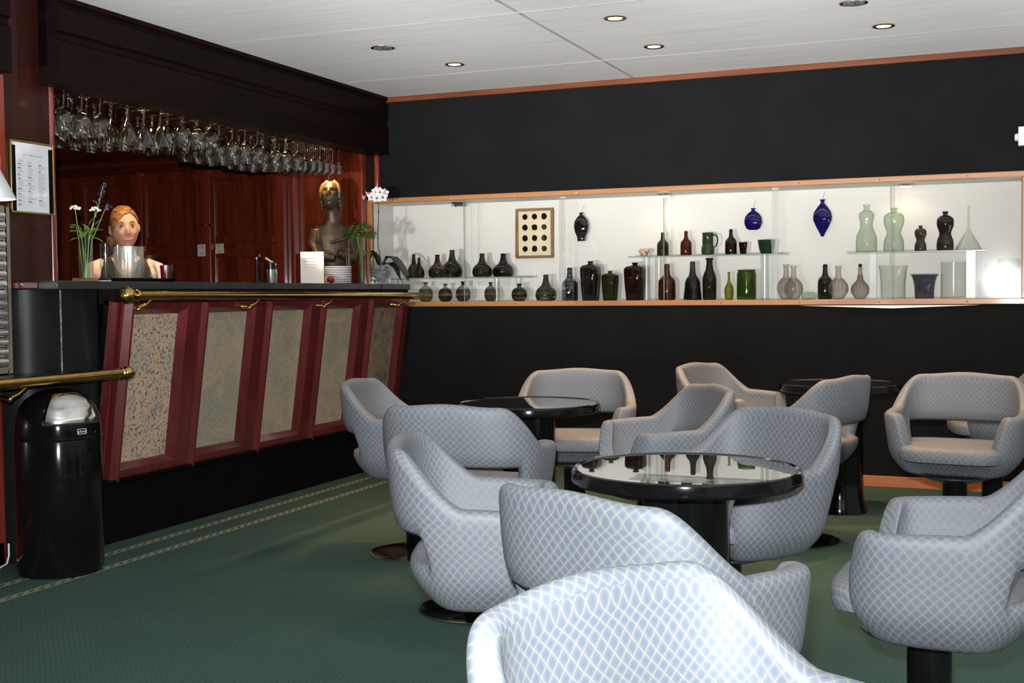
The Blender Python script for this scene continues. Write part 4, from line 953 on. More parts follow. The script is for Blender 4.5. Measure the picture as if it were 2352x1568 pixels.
for (dx,dz,dd,s_) in ((-.048,.555,-.01,.9),(-.012,.548,-.03,1.0),(.025,.552,-.02,1.0),(.035,.578,.0,.9),(-.018,.588,-.01,.95),(.008,.585,-.03,.9)):
    f=MB(); c=li(dx,dz,dd); toc=(IR@Vector((.47,-.88,.05))).normalized(); e1=toc.cross(Vector((0,0,1))).normalized(); e2=e1.cross(toc)
    for k in range(5):
        a=pi/2+k*2*pi/5; dv=e1*cos(a)+e2*sin(a)
        leafquad(f,c,dv+toc*.12,.034*s_,.015*s_,up=toc,curl=.1)
    fo=f.build('blossom',M['petal'],t,smooth=True,solid=.0008)
    g=MB(); g.ball(c+toc*.006-e2*.005,.007*s_,8,6,sc=(1,1,.8)); g.build('lip',M['petalcentre'],fo,smooth=True)
for (dx,dz) in ((-.075,.572),(-.098,.548)):
    f=MB(); c=li(dx,dz)
    for k in range(3):
        a=k*2*pi/3; leafquad(f,c-Vector((0,0,.012)),Vector((.35*cos(a),.35*sin(a),1)),.034,.010)
    f.build('bud',M['petalpink'],t,smooth=True,solid=.0008)
f=MB()
def strap(pts,wd):
    pr=None; pts=[Vector(p) for p in pts]
    for i,p in enumerate(pts):
        d=(pts[min(i+1,len(pts)-1)]-pts[max(i-1,0)]).normalized(); sd=d.cross(Vector((0,0,1)))
        sd=sd.normalized() if sd.length>.05 else Vector((1,0,0)); tt=i/(len(pts)-1); ww=wd*(.35+1.6*tt*(1-tt)*1.6)*(1 if i<len(pts)-1 else .1)
        row=[f.vert(p-sd*ww+Vector((0,0,ww*.3))),f.vert(p),f.vert(p+sd*ww+Vector((0,0,ww*.3)))]
        if pr: f.face((pr[0],pr[1],row[1],row[0])); f.face((pr[1],pr[2],row[2],row[1]))
        pr=row
strap([li(.02,.13),li(.05,.168),li(.09,.160,-.02),li(.13,.11,-.04),li(.17,.055,-.06),li(.185,.02,-.07)],.050)
strap([li(.01,.13),li(.05,.170,.02),li(.10,.165,.03),li(.15,.14,.03)],.016)
strap([li(-.01,.12),li(-.03,.19,-.02),li(-.06,.205,-.04),li(-.09,.185,-.06),li(-.095,.15,-.07)],.032)
strap([li(-.005,.12),li(-.02,.18,.03),li(-.05,.195,.05),li(-.075,.16,.06)],.020)
strap([li(.02,.12),li(.06,.13,-.05),li(.11,.09,-.08),li(.14,.02,-.09)],.042)
f.build('leaves',M['leafdark'],t,smooth=True,solid=.001)
# ------------------------------------------------------------------ hanging glass racks over the bar
def stem_profile(kind):
    if kind=='wine': s=[(.0001,0),(.033,-.001),(.034,-.003),(.008,-.007),(.004,-.02),(.0036,-.075),(.007,-.083),(.027,-.101),(.038,-.132),(.036,-.168),(.031,-.192),(.0297,-.192),(.0345,-.167),(.0364,-.132),(.025,-.103),(.0001,-.088)]
    elif kind=='cone': s=[(.0001,0),(.036,-.001),(.037,-.003),(.010,-.007),(.0045,-.02),(.004,-.072),(.008,-.085),(.018,-.108),(.034,-.15),(.046,-.186),(.047,-.196),(.0455,-.196),(.044,-.186),(.032,-.151),(.015,-.109),(.0001,-.090)]
    elif kind=='balloon': s=[(.0001,0),(.034,-.001),(.035,-.003),(.009,-.007),(.005,-.014),(.0048,-.04),(.010,-.05),(.034,-.072),(.044,-.105),(.041,-.14),(.031,-.172),(.0298,-.172),(.0393,-.14),(.0423,-.105),(.032,-.074),(.0001,-.054)]
    else: s=[(.0001,0),(.024,-.001),(.025,-.003),(.007,-.006),(.0035,-.014),(.0032,-.095),(.007,-.102),(.020,-.118),(.023,-.14),(.022,-.175),(.0208,-.175),(.0217,-.14),(.019,-.12),(.0001,-.106)]
    return s
SOF=2.072
RK=[(4.30,'wine',(-.115,0,.115),.082,'first'),(4.72,'cone',(-.115,0,.115),.10,'second'),(5.13,'balloon',(-.115,0,.115),.095,'third'),(5.55,'wine',(-.115,0,.115),.082,'fourth'),(5.96,'wine',(-.115,0,.115),.082,'fifth'),(6.40,'cordial',(-.15,-.075,0,.075,.15),.060,'farthest')]
desc={'wine':'wine glass','cone':'flared cocktail glass','balloon':'round balloon glass','cordial':'small cordial glass'}
proto={}
for (yc,kind,offs,dx,ordn) in RK:
    rk=empty('glass_rack',(-4.10,yc,SOF),0,'wire hanging rack above the bar, %s one counted from the dark pillar'%ordn,'glass rack','wire glass racks over the bar')
    fr={'wine':.034,'cone':.037,'balloon':.035,'cordial':.025}[kind]
    for oy in offs:
        m=MB()
        for s_ in (-1,1):
            y=oy+s_*.013
            m.tube([(.275,y,-.001),(.275,y,-.045),(-.30,y,-.045),(-.30,y,-.001)],.0018,6)
        m.tube([(.275,oy-.013,-.045),(.29,oy-.013,-.045)],.0018,6)
        m.build('wire_slot',M['chromewire'],rk,smooth=True)
    for oy in offs:
        for k in range(5 if kind!='cordial' else 6):
            x=-3.862-dx*k-random.uniform(0,.006); loc=(x,yc+oy,SOF-.0397)
            lab='%s hanging upside down in the %s wire rack counted from the dark pillar'%(desc[kind],ordn)
            if kind not in proto:
                p=MB().lathe(stem_profile(kind),20,close=False).build({'wine':'hanging_wine_glass','cone':'hanging_cocktail_glass','balloon':'hanging_balloon_glass','cordial':'hanging_cordial_glass'}[kind],M['stemglass'],smooth=True)
                proto[kind]=p; q=p
            else: q=proto[kind].copy(); COL.objects.link(q)
            q.location=loc; tag(q,lab,'glass','stemware in the %s hanging rack'%ordn)
lensw=emis('soffit_lens',(1,.74,.42),110.0)
for i,(y,w_) in enumerate(((4.50,'nearest the pillar'),(4.92,'second from the pillar'),(5.335,'third from the pillar'),(5.755,'fourth from the pillar'),(6.17,'fifth from the pillar'),(6.62,'above the bronze bust'))):
    t=empty('soffit_spotlight',(-4.03,y,SOF),0,'small warm lamp in the bar soffit, '+w_,'lamp','soffit lamps over the bar')
    MB().lathe([(.026,0),(.036,0),(.036,-.004),(.027,-.006)],24,close=False).build('ring',M['brass'],t,smooth=True)
    MB().lathe([(.0001,-.003),(.0265,-.003)],20,close=False).build('lens',lensw,t)
    l=bpy.data.lights.new('soffit_bulb','SPOT'); l.energy=32.0 if i<5 else 60.0; l.color=(1,.66,.34) if i<5 else (1,.56,.20); l.spot_size=radians(130 if i<5 else 62); l.spot_blend=.7; l.shadow_soft_size=.02
    lo=bpy.data.objects.new('soffit_bulb',l); COL.objects.link(lo); lo.parent=t; lo.location=(0,0,-.012)
    lo.rotation_euler=(0,0,0)

# ------------------------------------------------------------------ figures
def bodytube(m,pts,rad,seg=16,flat=1.0): m.tube(pts,rad,seg,True,flat)
def ellrings(L,seg=28): return [[(cx+rx*cos(2*pi*k/seg),cy+ry*sin(2*pi*k/seg),z) for k in range(seg)] for (cx,cy,z,rx,ry) in L]
def headgrid(m,C,HW=.071,HD=.092,HH=.112,Rm=None,scale=1.0,keep=None,face=True,us=64,vs=48):
    rows=[]
    for j in range(vs+1):
        v=-pi/2+pi*j/vs; row=[]
        for i in range(us):
            u=2*pi*i/us; cv=max(1e-6,cos(v))**(.74 if v>0 else 1); x=cv*cos(u); y=cv*sin(u); z=sin(v)
            X=x*HW; Y=y*HD; Zz=z*HH
            if z<0: X*=1-.26*(-z)**1.6; Y*=(1-.10*(-z)) if y>0 else 1-.22*(-z)
            if y>0: Y*=.94
            if face and y>0:
                g=lambda a,b,sa,sb: math.exp(-((x-a)/sa)**2-((z-b)/sb)**2)
                prof=ss(.22,-.12,z)*ss(-.36,-.24,z)
                Y+=.0155*prof*math.exp(-(x/.14)**2)+.004*g(0,.1,.1,.25)
                for s_ in(-1,1):
                    Y-=.0085*g(s_*.40,.10,.20,.10); Y+=.004*g(s_*.42,.30,.3,.09); Y+=.0055*g(s_*.52,-.26,.22,.16)
                    Y+=.004*g(s_*.10,-.26,.08,.06)
                Y+=.006*g(0,-.43,.28,.05)+.0065*g(0,-.55,.24,.055)-.004*g(0,-.49,.30,.03)+.008*g(0,-.83,.28,.12)-.003*g(0,-.67,.3,.06)
            p=Vector((X,Y,Zz))*scale
            if Rm: p=Rm@p
            row.append((m.vert(p+Vector(C)),(x,y,z)))
        rows.append(row)
    for j in range(vs):
        for i in range(us):
            i2=(i+1)%us
            if keep and not keep(rows[j][i][1]): continue
            m.face((rows[j][i][0],rows[j][i2][0],rows[j+1][i2][0],rows[j+1][i][0]))
def remesh(o,vox,smooth=2):
    r=o.modifiers.new('remesh','REMESH'); r.mode='VOXEL'; r.voxel_size=vox
    if smooth:
        s_=o.modifiers.new('smooth','SMOOTH'); s_.factor=.4; s_.iterations=smooth
    mats=list(o.data.materials); bake(o)
    if not o.data.materials:
        for mm in mats: o.data.materials.append(mm)
    return o
per=empty('person',(-4.325,5.105,-.026),radians(-135),'person with fair hair in a low bun and black vest over pale blouse behind bar','person')
HR=Matrix.Rotation(radians(5),3,'Z')@Matrix.Rotation(radians(5),3,'Y'); HC=(0,.012,1.487)
m=MB()
headgrid(m,HC,Rm=HR)
for s_ in (-1,1):
    m.ball(HR@Vector((s_*.074,-.008,.0))+Vector(HC),.018,12,8,sc=(.45,.8,1.35))
bodytube(m,[(0,-.012,1.45),(0,-.014,1.38),(0,-.02,1.31)],[.046,.046,.062],20)
TOR=[(0,-.01,.80,.155,.105),(0,-.01,.88,.168,.112),(0,-.005,1.0,.135,.096),(0,0,1.09,.138,.105),(0,.004,1.18,.152,.115),(0,-.006,1.25,.165,.098),(0,-.016,1.30,.150,.075),(0,-.018,1.335,.085,.056),(0,-.016,1.36,.052,.05)]
m.loft(ellrings(TOR))
ARM={}
for s_ in (-1,1):
    sh=Vector((s_*.152,-.014,1.278)); el=Vector((s_*.222,.01,1.05)); wr=Vector((s_*.15,.055,.955)); ARM[s_]=(sh,el,wr)
    bodytube(m,[sh-Vector((s_*.03,0,-.01)),sh,sh.lerp(el,.5),el,el.lerp(wr,.4),wr],[.042,.047,.040,.034,.032,.024],16)
    # hand with thumb and four curled fingers
    dv=(wr-el).normalized(); sd=Vector((-s_*.9,.1,.1)).normalized(); dn=dv.cross(sd).normalized()*(-1 if dv.cross(sd).z>0 else 1)
    pal=wr+dv*.085; bodytube(m,[wr,wr+dv*.03,wr+dv*.06,pal],[.022,.028,.034,.032],14,.55)
    for k,(o_,L) in enumerate(((-.027,.068),(-.009,.078),(.010,.074),(.027,.058))):
        b=pal+sd*o_-dv*.01; bodytube(m,[b,b+dv*L*.42+dn*.004,b+dv*L*.75+dn*.018,b+dv*L*.9+dn*.036],[.0095,.009,.008,.0065],8)
    b=wr+dv*.03+sd*.026; bodytube(m,[b,b+dv*.022+sd*.024+dn*.008,b+dv*.048+sd*.032+dn*.018],[.011,.010,.008],8)
    bodytube(m,[(s_*.085,-.01,.86),(s_*.095,0,.48),(s_*.10,-.015,.10)],[.088,.058,.040],16)
    bodytube(m,[(s_*.10,-.05,.045),(s_*.105,.04,.045),(s_*.115,.15,.035)],[.042,.045,.030],14,.8)
body=m.build('body',M['skin'],per,smooth=True,weld=False); remesh(body,.0042,1)
for s_ in (-1,1):
    e=HR@Vector((s_*.0285,.0705,.0125))+Vector(HC)
    eo=MB().ball(e,.0125,14,10,sc=(1.05,.9,.62)).build('eye',M['eyewhite'],per,smooth=True)
    MB().ball(e+HR@Vector((0,.0072,0)),.0058,10,8).build('iris',M['iris'],eo,smooth=True)
    MB().tube([HR@Vector((s_*.014,.0845,.032))+Vector(HC),HR@Vector((s_*.028,.0815,.0365))+Vector(HC),HR@Vector((s_*.044,.071,.032))+Vector(HC)],[.002,.0024,.0012],6).build('eyebrow',M['brow'],per,smooth=True)
    MB().tube([HR@Vector((s_*.0165,.0795,.0135))+Vector(HC),HR@Vector((s_*.0285,.0835,.0195))+Vector(HC),HR@Vector((s_*.042,.074,.014))+Vector(HC)],[.0012,.0018,.0012],6).build('eyelash',M['brow'],per,smooth=True)
m=MB()
m.tube([HR@Vector((x,.0888-abs(x)**2*9.5,-.0552+abs(x)**1.5*1.6))+Vector(HC) for x in (-.029,-.02,-.01,0,.01,.02,.029)],[.001,.002,.0025,.0024,.0025,.002,.001],8)
m.tube([HR@Vector((x,.0892-abs(x)**2*9.5,-.0598+abs(x)**1.5*1.75))+Vector(HC) for x in (-.027,-.018,-.009,0,.009,.018,.027)],[.001,.0023,.0031,.0034,.0031,.0023,.001],8)
m.build('mouth',M['lip'],per,smooth=True)
def hairkeep(n):
    x,y,z=n
    if z<-.62: return False
    if abs(x)>.80 and -.22<z<.16 and -.30<y<.20: return False
    if y>0:
        line=.66-.30*max(0,x+.25)-.55*abs(x)**2.4
        if z<line and y>.08+.10*(z<.1): return False
    return not (z<-.15 and y>-.25)
m=MB(); headgrid(m,Vector(HC)+Vector((0,-.004,.004)),Rm=HR,scale=1.055,keep=hairkeep,face=False)
hr=m.build('hair',M['hair'],per,smooth=True,solid=.007,sub=1)
b=MB(); c=HR@Vector((.058,-.065,-.050))+Vector(HC); b.ball(c,.028,16,12)
for q in range(5):
    a=q*1.25; b.tube([c+HR@Vector((.024*cos(a+k*.5),.024*sin(a+k*.5)*.7,.016*sin(k*.9+q))) for k in range(7)],.007,6)
b.build('hair_bun',M['hair'],hr,smooth=True)
def shell(L,sc,mat,name,cut=None,seg=110,solid=.004):
    L2=[(cx,cy,z,rx*sc+.004,ry*sc+.004) for (cx,cy,z,rx,ry) in L]
    # densify
    D2=[]
    for i in range(len(L2)-1):
        for k in range(12):
            D2.append(tuple(a+(b-a)*k/12 for a,b in zip(L2[i],L2[i+1])))
    D2.append(L2[-1]); m=MB(); R_=ellrings(D2,seg)
    for r in R_:
        for p in r: m.vert(p)
    for i in range(len(R_)-1):
        for k in range(seg):
            k2=(k+1)%seg; c=[(R_[i][k][q]+R_[i+1][k2][q])/2 for q in range(3)]
            if cut and cut(c): continue
            m.face((i*seg+k,i*seg+k2,(i+1)*seg+k2,(i+1)*seg+k))
    return m.build(name,mat,per,smooth=True,solid=solid)
bl=shell(TOR[1:8],1.03,M['blouse'],'blouse',lambda c:c[1]>0 and abs(c[0])<(c[2]-1.19)*.40)
for s_ in (-1,1):
    sh,el,wr=ARM[s_]; MB().tube([sh-Vector((s_*.045,0,-.012)),sh,sh.lerp(el,.5),el,el.lerp(wr,.35)],[.046,.050,.048,.046,.044],18,cap=False).build('sleeve',M['blouse'],bl,smooth=True,solid=.003)
shell(TOR[1:8],1.075,M['vest'],'vest',lambda c:(c[1]>0 and abs(c[0])<(c[2]-1.175)*.46) or (c[2]>1.17 and abs(c[0])>.150-(c[2]-1.17)*.30) )
m=MB()
for s_ in (-1,1): m.tube([(s_*.082,-.01,.90),(s_*.095,0,.48),(s_*.10,-.015,.075)],[.098,.070,.058],18)
m.build('trousers',M['trousers'],per,smooth=True)
for s_ in (-1,1): MB().tube([(s_*.10,-.07,.045),(s_*.105,.04,.048),(s_*.117,.165,.036)],[.046,.050,.034],14,True,.85).build('shoe',M['trousers'],per,smooth=True)

# bronze bust
m=MB()
m.box(-.085,-.065,0,.085,.065,.06)
m.loft(ellrings([(0,0,.05,.075,.058),(0,0,.12,.092,.066),(0,.0,.22,.105,.072),(0,-.005,.31,.118,.07),(0,-.008,.365,.112,.06),(0,-.01,.40,.06,.048),(0,-.008,.425,.043,.042)]))
bodytube(m,[(0,-.008,.40),(.004,.0,.46),(.012,.012,.53)],[.050,.043,.046],18)
bodytube(m,[(-.105,-.005,.345),(-.128,.02,.25),(-.118,.055,.17),(-.02,.085,.20)],[.036,.036,.038,.026],14)
bodytube(m,[(.105,-.005,.345),(.13,.02,.25),(.11,.06,.185),(.0,.088,.165)],[.036,.034,.032,.024],14)
bodytube(m,[(-.118,.03,.345),(-.06,.075,.29),(.03,.085,.265)],[.012,.013,.010],10)
RB=Matrix.Rotation(radians(-18),3,'Z')@Matrix.Rotation(radians(20),3,'X')
headgrid(m,(.012,.02,.565),HW=.062,HD=.082,HH=.095,Rm=RB)
def bkeep(n): x,y,z=n; return (y<.05 or z>.62-.4*abs(x)) and z>-.75
hb=Vector((.012,.02,.565))
m.ball(hb+RB@Vector((0,-.020,.012)),1.0,28,20,M=RB.to_4x4(),sc=(.070,.074,.098))
for s_ in (-1,1):
    for k,(y0,zb) in enumerate(((.030,-.030),(.008,-.055),(-.016,-.070),(-.040,-.085))):
        m.tube([hb+RB@Vector((s_*.020,y0*.6+.012,.094-.006*k)),hb+RB@Vector((s_*.052,y0*.8+.004,.062)),hb+RB@Vector((s_*.064,y0,.015)),hb+RB@Vector((s_*.062,y0-.008,zb))],[.010,.013,.012,.008],8)
m2=m
bo=m2.build('bronze_bust',M['bronze'],smooth=True,weld=False); remesh(bo,.0042,1)
bo.location=(-4.005,6.70,CTZ+.0005); bo.rotation_euler=(0,0,radians(-143)); tag(bo,'dark bronze bust of a figure with folded arms and raised face at bar end','bust')
# ------------------------------------------------------------------ tables
def make_table():
    t=empty('pedestal_table',(0,0,0)); R=.300; H=.640
    MB().lathe([(R-.016,H),(R-.008,H+.0035),(R-.002,H+.001),(R,H-.006),(R,H-.030),(R-.006,H-.036),(R-.05,H-.038),(.10,H-.038),(.0001,H-.038),],72,close=False).build('rim',M['blackgloss'],t,smooth=True)
    MB().lathe([(.0001,H+.0002),(R-.016,H+.0002)],72,close=False).build('mirror_top',M['tabletop'],t)
    MB().lathe([(.0001,H-.037),(.115,H-.038),(.112,H-.06),(.112,.16),(.118,.07),(.132,.03),(.135,.0),(.0001,0)],48,close=False).build('column',M['blackgloss'],t,smooth=True)
    return t
tb=make_table()
tb.location=(-.776,3.067,0); tag(tb,'round black table nearest the camera, reflecting the lit cabinet in its top','table','round black pedestal tables')
dup(tb,(-1.868,4.705,0),0,'round black table standing nearest the bar front')
dup(tb,(-.769,6.16,0),0,'round black table farthest from the camera, close to the black wall')

# ------------------------------------------------------------------ chairs
def chair_geo():
    A,NS=.285,3.1; YC=-.03; BF,BB=.232,.250
    dense=[]
    for k in range(1440):
        a=2*pi*k/1440; s_,c_=sin(a),cos(a)
        x=A*abs(s_)**(2/NS)*(1 if s_>=0 else -1); y=YC+(BF if c_>=0 else BB)*abs(c_)**(2/NS)*(1 if c_>=0 else -1)
        if y>YC: x*=1-.05*((y-YC)/BF)**2
        dense.append((x,y))
    cum=[0]
    for k in range(1440):
        x0,y0=dense[k]; x1,y1=dense[(k+1)%1440]; cum.append(cum[-1]+math.hypot(x1-x0,y1-y0))
    TOT=cum[-1]; NN=88; pts=[]; j=0
    for i in range(NN):
        s_=TOT*i/NN
        while cum[j+1]<s_: j+=1
        f=(s_-cum[j])/(cum[j+1]-cum[j]); x0,y0=dense[j%1440]; x1,y1=dense[(j+1)%1440]; pts.append((x0+(x1-x0)*f,y0+(y1-y0)*f,s_))
    nor=[]
    for i in range(NN):
        a=Vector((pts[(i+1)%NN][0]-pts[i-1][0],pts[(i+1)%NN][1]-pts[i-1][1],0)).normalized(); nor.append(Vector((-a.y,a.x,0)))   # path is clockwise: left normal is outward
    # outward check
    if nor[0].y<0: nor=[-n for n in nor]
    sJ=None
    half=TOT/2
    for i in range(NN):
        if pts[i][0]>0 and pts[i][1]<-.095 and sJ is None: sJ=pts[i][2]
    def zt(i):
        x,y,s_=pts[i]; sr=min(s_,TOT-s_)
        if y>.10 and sr<.32:
            w=ss(.170,.222,abs(x)); z=.405+(.592-.405)*w
        else: z=.592
        if sr>.30: z=.600+.006*sin((sr-.3)*9)*0
        d=(sr-sJ)/.165
        if d>0: z=.600+(.735-.600)*ss(-.12,1.1,d)*1.0 if d<1.1 else .735
        elif sr>.30: z=.592+.008*ss(.30,sJ,sr)
        if sr>half-.18: z=.735+.010*ss(half-.18,half,sr)
        return z
    ZB=.352
    lev0=[.352,.378,.415,.462,.528]
    def rows(i):
        t=zt(i); L=[]
        if t<.6:
            k=(t-ZB)/(.6-ZB); L=[ZB+(z-ZB)*k for z in lev0]+[ZB+(.555-ZB)*k, t-.032*max(.35,k), t-.016*max(.35,k)]
        else:
            L=list(lev0)+[.528+(t-.528)*.5,t-.034,t-.018]
        return L,t
    def pos(i,z,off):
        x,y,s_=pts[i]; n=nor[i]
        ins=.050*(1-ss(.345,.43,z))**1.6+.030*ss(.05,.18,y)*(1-ss(.13,.225,abs(x)))*1.0
        tap=.022*ss(.60,.38,z)
        back=ss(-.05,-.26,y)
        lean=(.070*(z-.50)+.016*ss(.46,.53,z)-.012)*back
        p=Vector((x,y,0))+n*(-ins-tap-off); p.y-=lean+.034*ss(.44,.60,z)*ss(.08,.18,y); p.z=z; return p
    m=MB(); grid_o=[]; grid_i=[]; rim=[]; th0=.052; vco=[];
    for i in range(NN):
        L,t=rows(i); bk=ss(-.10,-.24,pts[i][1]); th=th0-.012*bk
        grid_o.append([m.vert(pos(i,z,0)) for z in L])
        rim.append([m.vert(pos(i,t-.005,.005)),m.vert(pos(i,t,.016)),m.vert(pos(i,t,th-.016)),m.vert(pos(i,t-.005,th-.005))])
        grid_i.append([m.vert(pos(i,z,th+ (.012*ss(.5,.4,z)))) if j>=2 else None for j,z in enumerate(L)])
        vco.append((L,t))
    def U(i): return TOT*i/NN
    slot=[i for i in range(NN) if pts[i][1]<-.185]
    sl0,sl1=min(slot),max(slot)
    for i in range(NN):
        i2=(i+1)%NN; u0=U(i); u1=U(i)+TOT/NN; La,ta=vco[i]; Lb,tb_=vco[i2]
        hole=sl0<=i<sl1
        for j in range(7):
            if j==3 and hole: continue
            m.face((grid_o[i][j],grid_o[i2][j],grid_o[i2][j+1],grid_o[i][j+1]),[(u0,La[j]),(u1,Lb[j]),(u1,Lb[j+1]),(u0,La[j+1])])
        seqa=[grid_o[i][7]]+rim[i]+[grid_i[i][7]]; seqb=[grid_o[i2][7]]+rim[i2]+[grid_i[i2][7]]
        va=[La[7],ta-.004,ta+.008,ta+.022,ta+.034,ta+.048]; vb=[Lb[7],tb_-.004,tb_+.008,tb_+.022,tb_+.034,tb_+.048]
        for j in range(5): m.face((seqa[j],seqb[j],seqb[j+1],seqa[j+1]),[(u0,va[j]),(u1,vb[j]),(u1,vb[j+1]),(u0,va[j+1])])
        for j in range(2,7):
            if j==3 and hole: continue
            fa=lambda L,t,jj:1.509-L[jj]
            m.face((grid_i[i][j+1],grid_i[i2][j+1],grid_i[i2][j],grid_i[i][j]),[(u0,fa(La,ta,j+1)),(u1,fa(Lb,tb_,j+1)),(u1,fa(Lb,tb_,j)),(u0,fa(La,ta,j))])
        if hole:
            m.face((grid_o[i][3],grid_o[i2][3],grid_i[i2][3],grid_i[i][3]),[(u0,La[3]),(u1,Lb[3]),(u1,La[3]+.04),(u0,La[3]+.04)])
            m.face((grid_o[i2][4],grid_o[i][4],grid_i[i][4],grid_i[i2][4]),[(u1,La[4]),(u0,La[4]),(u0,La[4]+.04),(u1,La[4]+.04)])
    for i in (sl0,sl1):
        q=(grid_o[i][3],grid_i[i][3],grid_i[i][4],grid_o[i][4]); q=q if i==sl1 else tuple(reversed(q)); z3=vco[i][0][3]; z4=vco[i][0][4]; u=U(i)
        uvq=[(u,z3),(u+.04,z3),(u+.04,z4),(u,z4)]; m.face(q,uvq if i==sl1 else list(reversed(uvq)))
    # underside and inside floor
    def closer(ring,z,scs,zz,flip):
        prev=ring
        for sc_,z_ in zip(scs,zz):
            nw=[]
            for i in range(NN):
                x,y,zv=m.v[ring[i]]; nw.append(m.vert((x*sc_,(y-YC)*sc_+YC,z_)))
            for i in range(NN):
                i2=(i+1)%NN; q=(prev[i],prev[i2],nw[i2],nw[i]); q=q if flip else tuple(reversed(q))
                m.face(q,[(m.v[k][0],m.v[k][1]) for k in q])
            prev=nw
        q=tuple(prev) if flip else tuple(reversed(prev)); m.face(q,[(m.v[k][0],m.v[k][1]) for k in q])
    closer([g[0] for g in grid_o],ZB,(.90,.6,.25),(.338,.330,.328),False)
    closer([g[2] for g in grid_i],.41,(.9,.4),(.372,.370),True)
    return m
def make_chair():
    t=empty('tub_chair',(0,0,0))
    o=chair_geo().build('tub_shell',M['fabric'],t,smooth=True,sub=1,weld=False)
    m=MB(); seg=48; rings=[]
    for (sc_,z) in ((.93,.398),(.985,.404),(1,.418),(1,.436),(.985,.450),(.93,.459),(.75,.464),(.4,.468)):
        ring=[]
        for k in range(seg):
            a=2*pi*k/seg; e=4.2; x=.212*sc_*abs(cos(a))**(2/e)*(1 if cos(a)>=0 else -1); y=-.008+.212*sc_*abs(sin(a))**(2/e)*(1 if sin(a)>=0 else -1); ring.append(m.vert((x,y,z-.010*ss(.05,-.2,y))))
        rings.append(ring)
    for i in range(len(rings)-1):
        for k in range(seg):
            k2=(k+1)%seg; q=(rings[i][k],rings[i][k2],rings[i+1][k2],rings[i+1][k]); m.face(q,[(m.v[v][0],m.v[v][1]+(m.v[v][2]-.45)*(1 if m.v[v][1]<0 else -1)) for v in q])
    q=tuple(rings[-1]); m.face(q,[(m.v[v][0],m.v[v][1]) for v in q]); q=tuple(reversed(rings[0])); m.face(q,[(m.v[v][0],m.v[v][1]) for v in q])
    m.build('seat_cushion',M['fabric'],t,smooth=True,weld=False)
    MB().lathe([(.0001,.331),(.150,.334),(.150,.329),(.06,.300),(.052,.296),(.0001,.296)],32,close=False).build('seat_plate',M['darkmetal'],t,smooth=True)
    MB().lathe([(.049,.300),(.049,.02),(.060,.016),(.0001,.012)],32,close=False).build('column',M['blackgloss'],t,smooth=True)
    b=MB().lathe([(.0001,.020),(.06,.020),(.17,.012),(.198,.007),(.198,.0),(.0001,0)],56,close=False).build('disc_base',M['blackgloss'],t,smooth=True)
    MB().lathe([(.198,.007),(.203,.006),(.203,.0),(.198,0)],56,close=False).build('steel_rim',M['steel'],b,smooth=True)
    return t
G='lattice fabric tub chairs'
CH=[('A',-.242,1.321,-112.9,'grey blue lattice tub chair nearest the camera, cut off by the bottom edge'),
('B',-.612,2.285,-25.7,'lattice tub chair with its back to the camera in front of the nearest table'),
('C',-1.167,2.793,-70.1,'lattice tub chair at the left side of the nearest table, facing right'),
('D',-1.709,3.794,3.3,'lattice tub chair with back to the camera in front of the table by the bar'),
('E',-2.325,4.552,-78.4,'lattice tub chair closest to the bar, facing right'),
('F',-1.828,5.165,195.5,'lattice tub chair facing the camera behind the table by the bar'),
('G',-1.267,4.443,124.7,'lattice tub chair at the right of the table by the bar, facing left'),
('H',-.770,3.509,143.8,'lattice tub chair behind the nearest table, facing left toward it'),
('I',-1.210,5.931,-105.6,'lattice tub chair left of the farthest table, facing right'),
('J',-.869,5.357,70.0,'lattice tub chair with its rounded back turned to us in front of the farthest table'),
('K',-.195,5.296,172.8,'lattice tub chair facing the camera at right with open slot under its back'),
('L',-.06,6.36,100.0,'lattice tub chair almost hidden behind the one facing us at right'),
('M',-.157,2.849,86.8,'lattice tub chair at right of the nearest table, cut by the right edge')]
ch=make_chair(); first=True
for (k,x,y,a,lab) in CH:
    if first: q=ch; first=False; q.location=(x,y,0); q.rotation_euler=(0,0,radians(a)); tag(q,lab,'chair',G)
    else: dup(ch,(x,y,0),radians(a),lab,G)['category']='chair'

# ------------------------------------------------------------------ ceiling fittings
lensc=emis('downlight_lens',(1,.86,.66),16.0)
def downlight(x,y,label,e=9,on=True):
    t=empty('ceiling_downlight',(x,y,CZ),0,label,'downlight','ceiling downlights')
    MB().lathe([(.034,.001),(.052,0),(.053,-.004),(.046,-.007),(.034,-.003)],32,close=False).build('ring',M['brassdull'],t,smooth=True)
    MB().lathe([(.0001,-.0028),(.035,-.0028)],28,close=False).build('lens',lensc,t)
    l=bpy.data.lights.new('downlight_bulb','SPOT'); l.energy=e; l.color=(1,.58,.27); l.spot_size=radians(86); l.spot_blend=.7; l.shadow_soft_size=.03
    lo=bpy.data.objects.new('downlight_bulb',l); COL.objects.link(lo); lo.parent=t; lo.location=(0,0,-.012)
downlight(-1.709,5.441,'upper of the two downlights just right of the ceiling seam',85)
downlight(-1.718,6.143,'lower of the two downlights just right of the ceiling seam',85)
downlight(-2.871,6.143,'lone downlight left of the ceiling seam',35)
downlight(-.564,6.146,'lit downlight at right below the round ceiling speaker',85)
downlight(-.56,4.74,'ceiling downlight above the chair facing us, beyond the top edge of the view',55)
downlight(-1.71,4.74,'ceiling downlight above the table by the bar, beyond the top edge of the view',35)
downlight(-.56,5.44,'ceiling downlight just beyond the top right edge of the view',60)
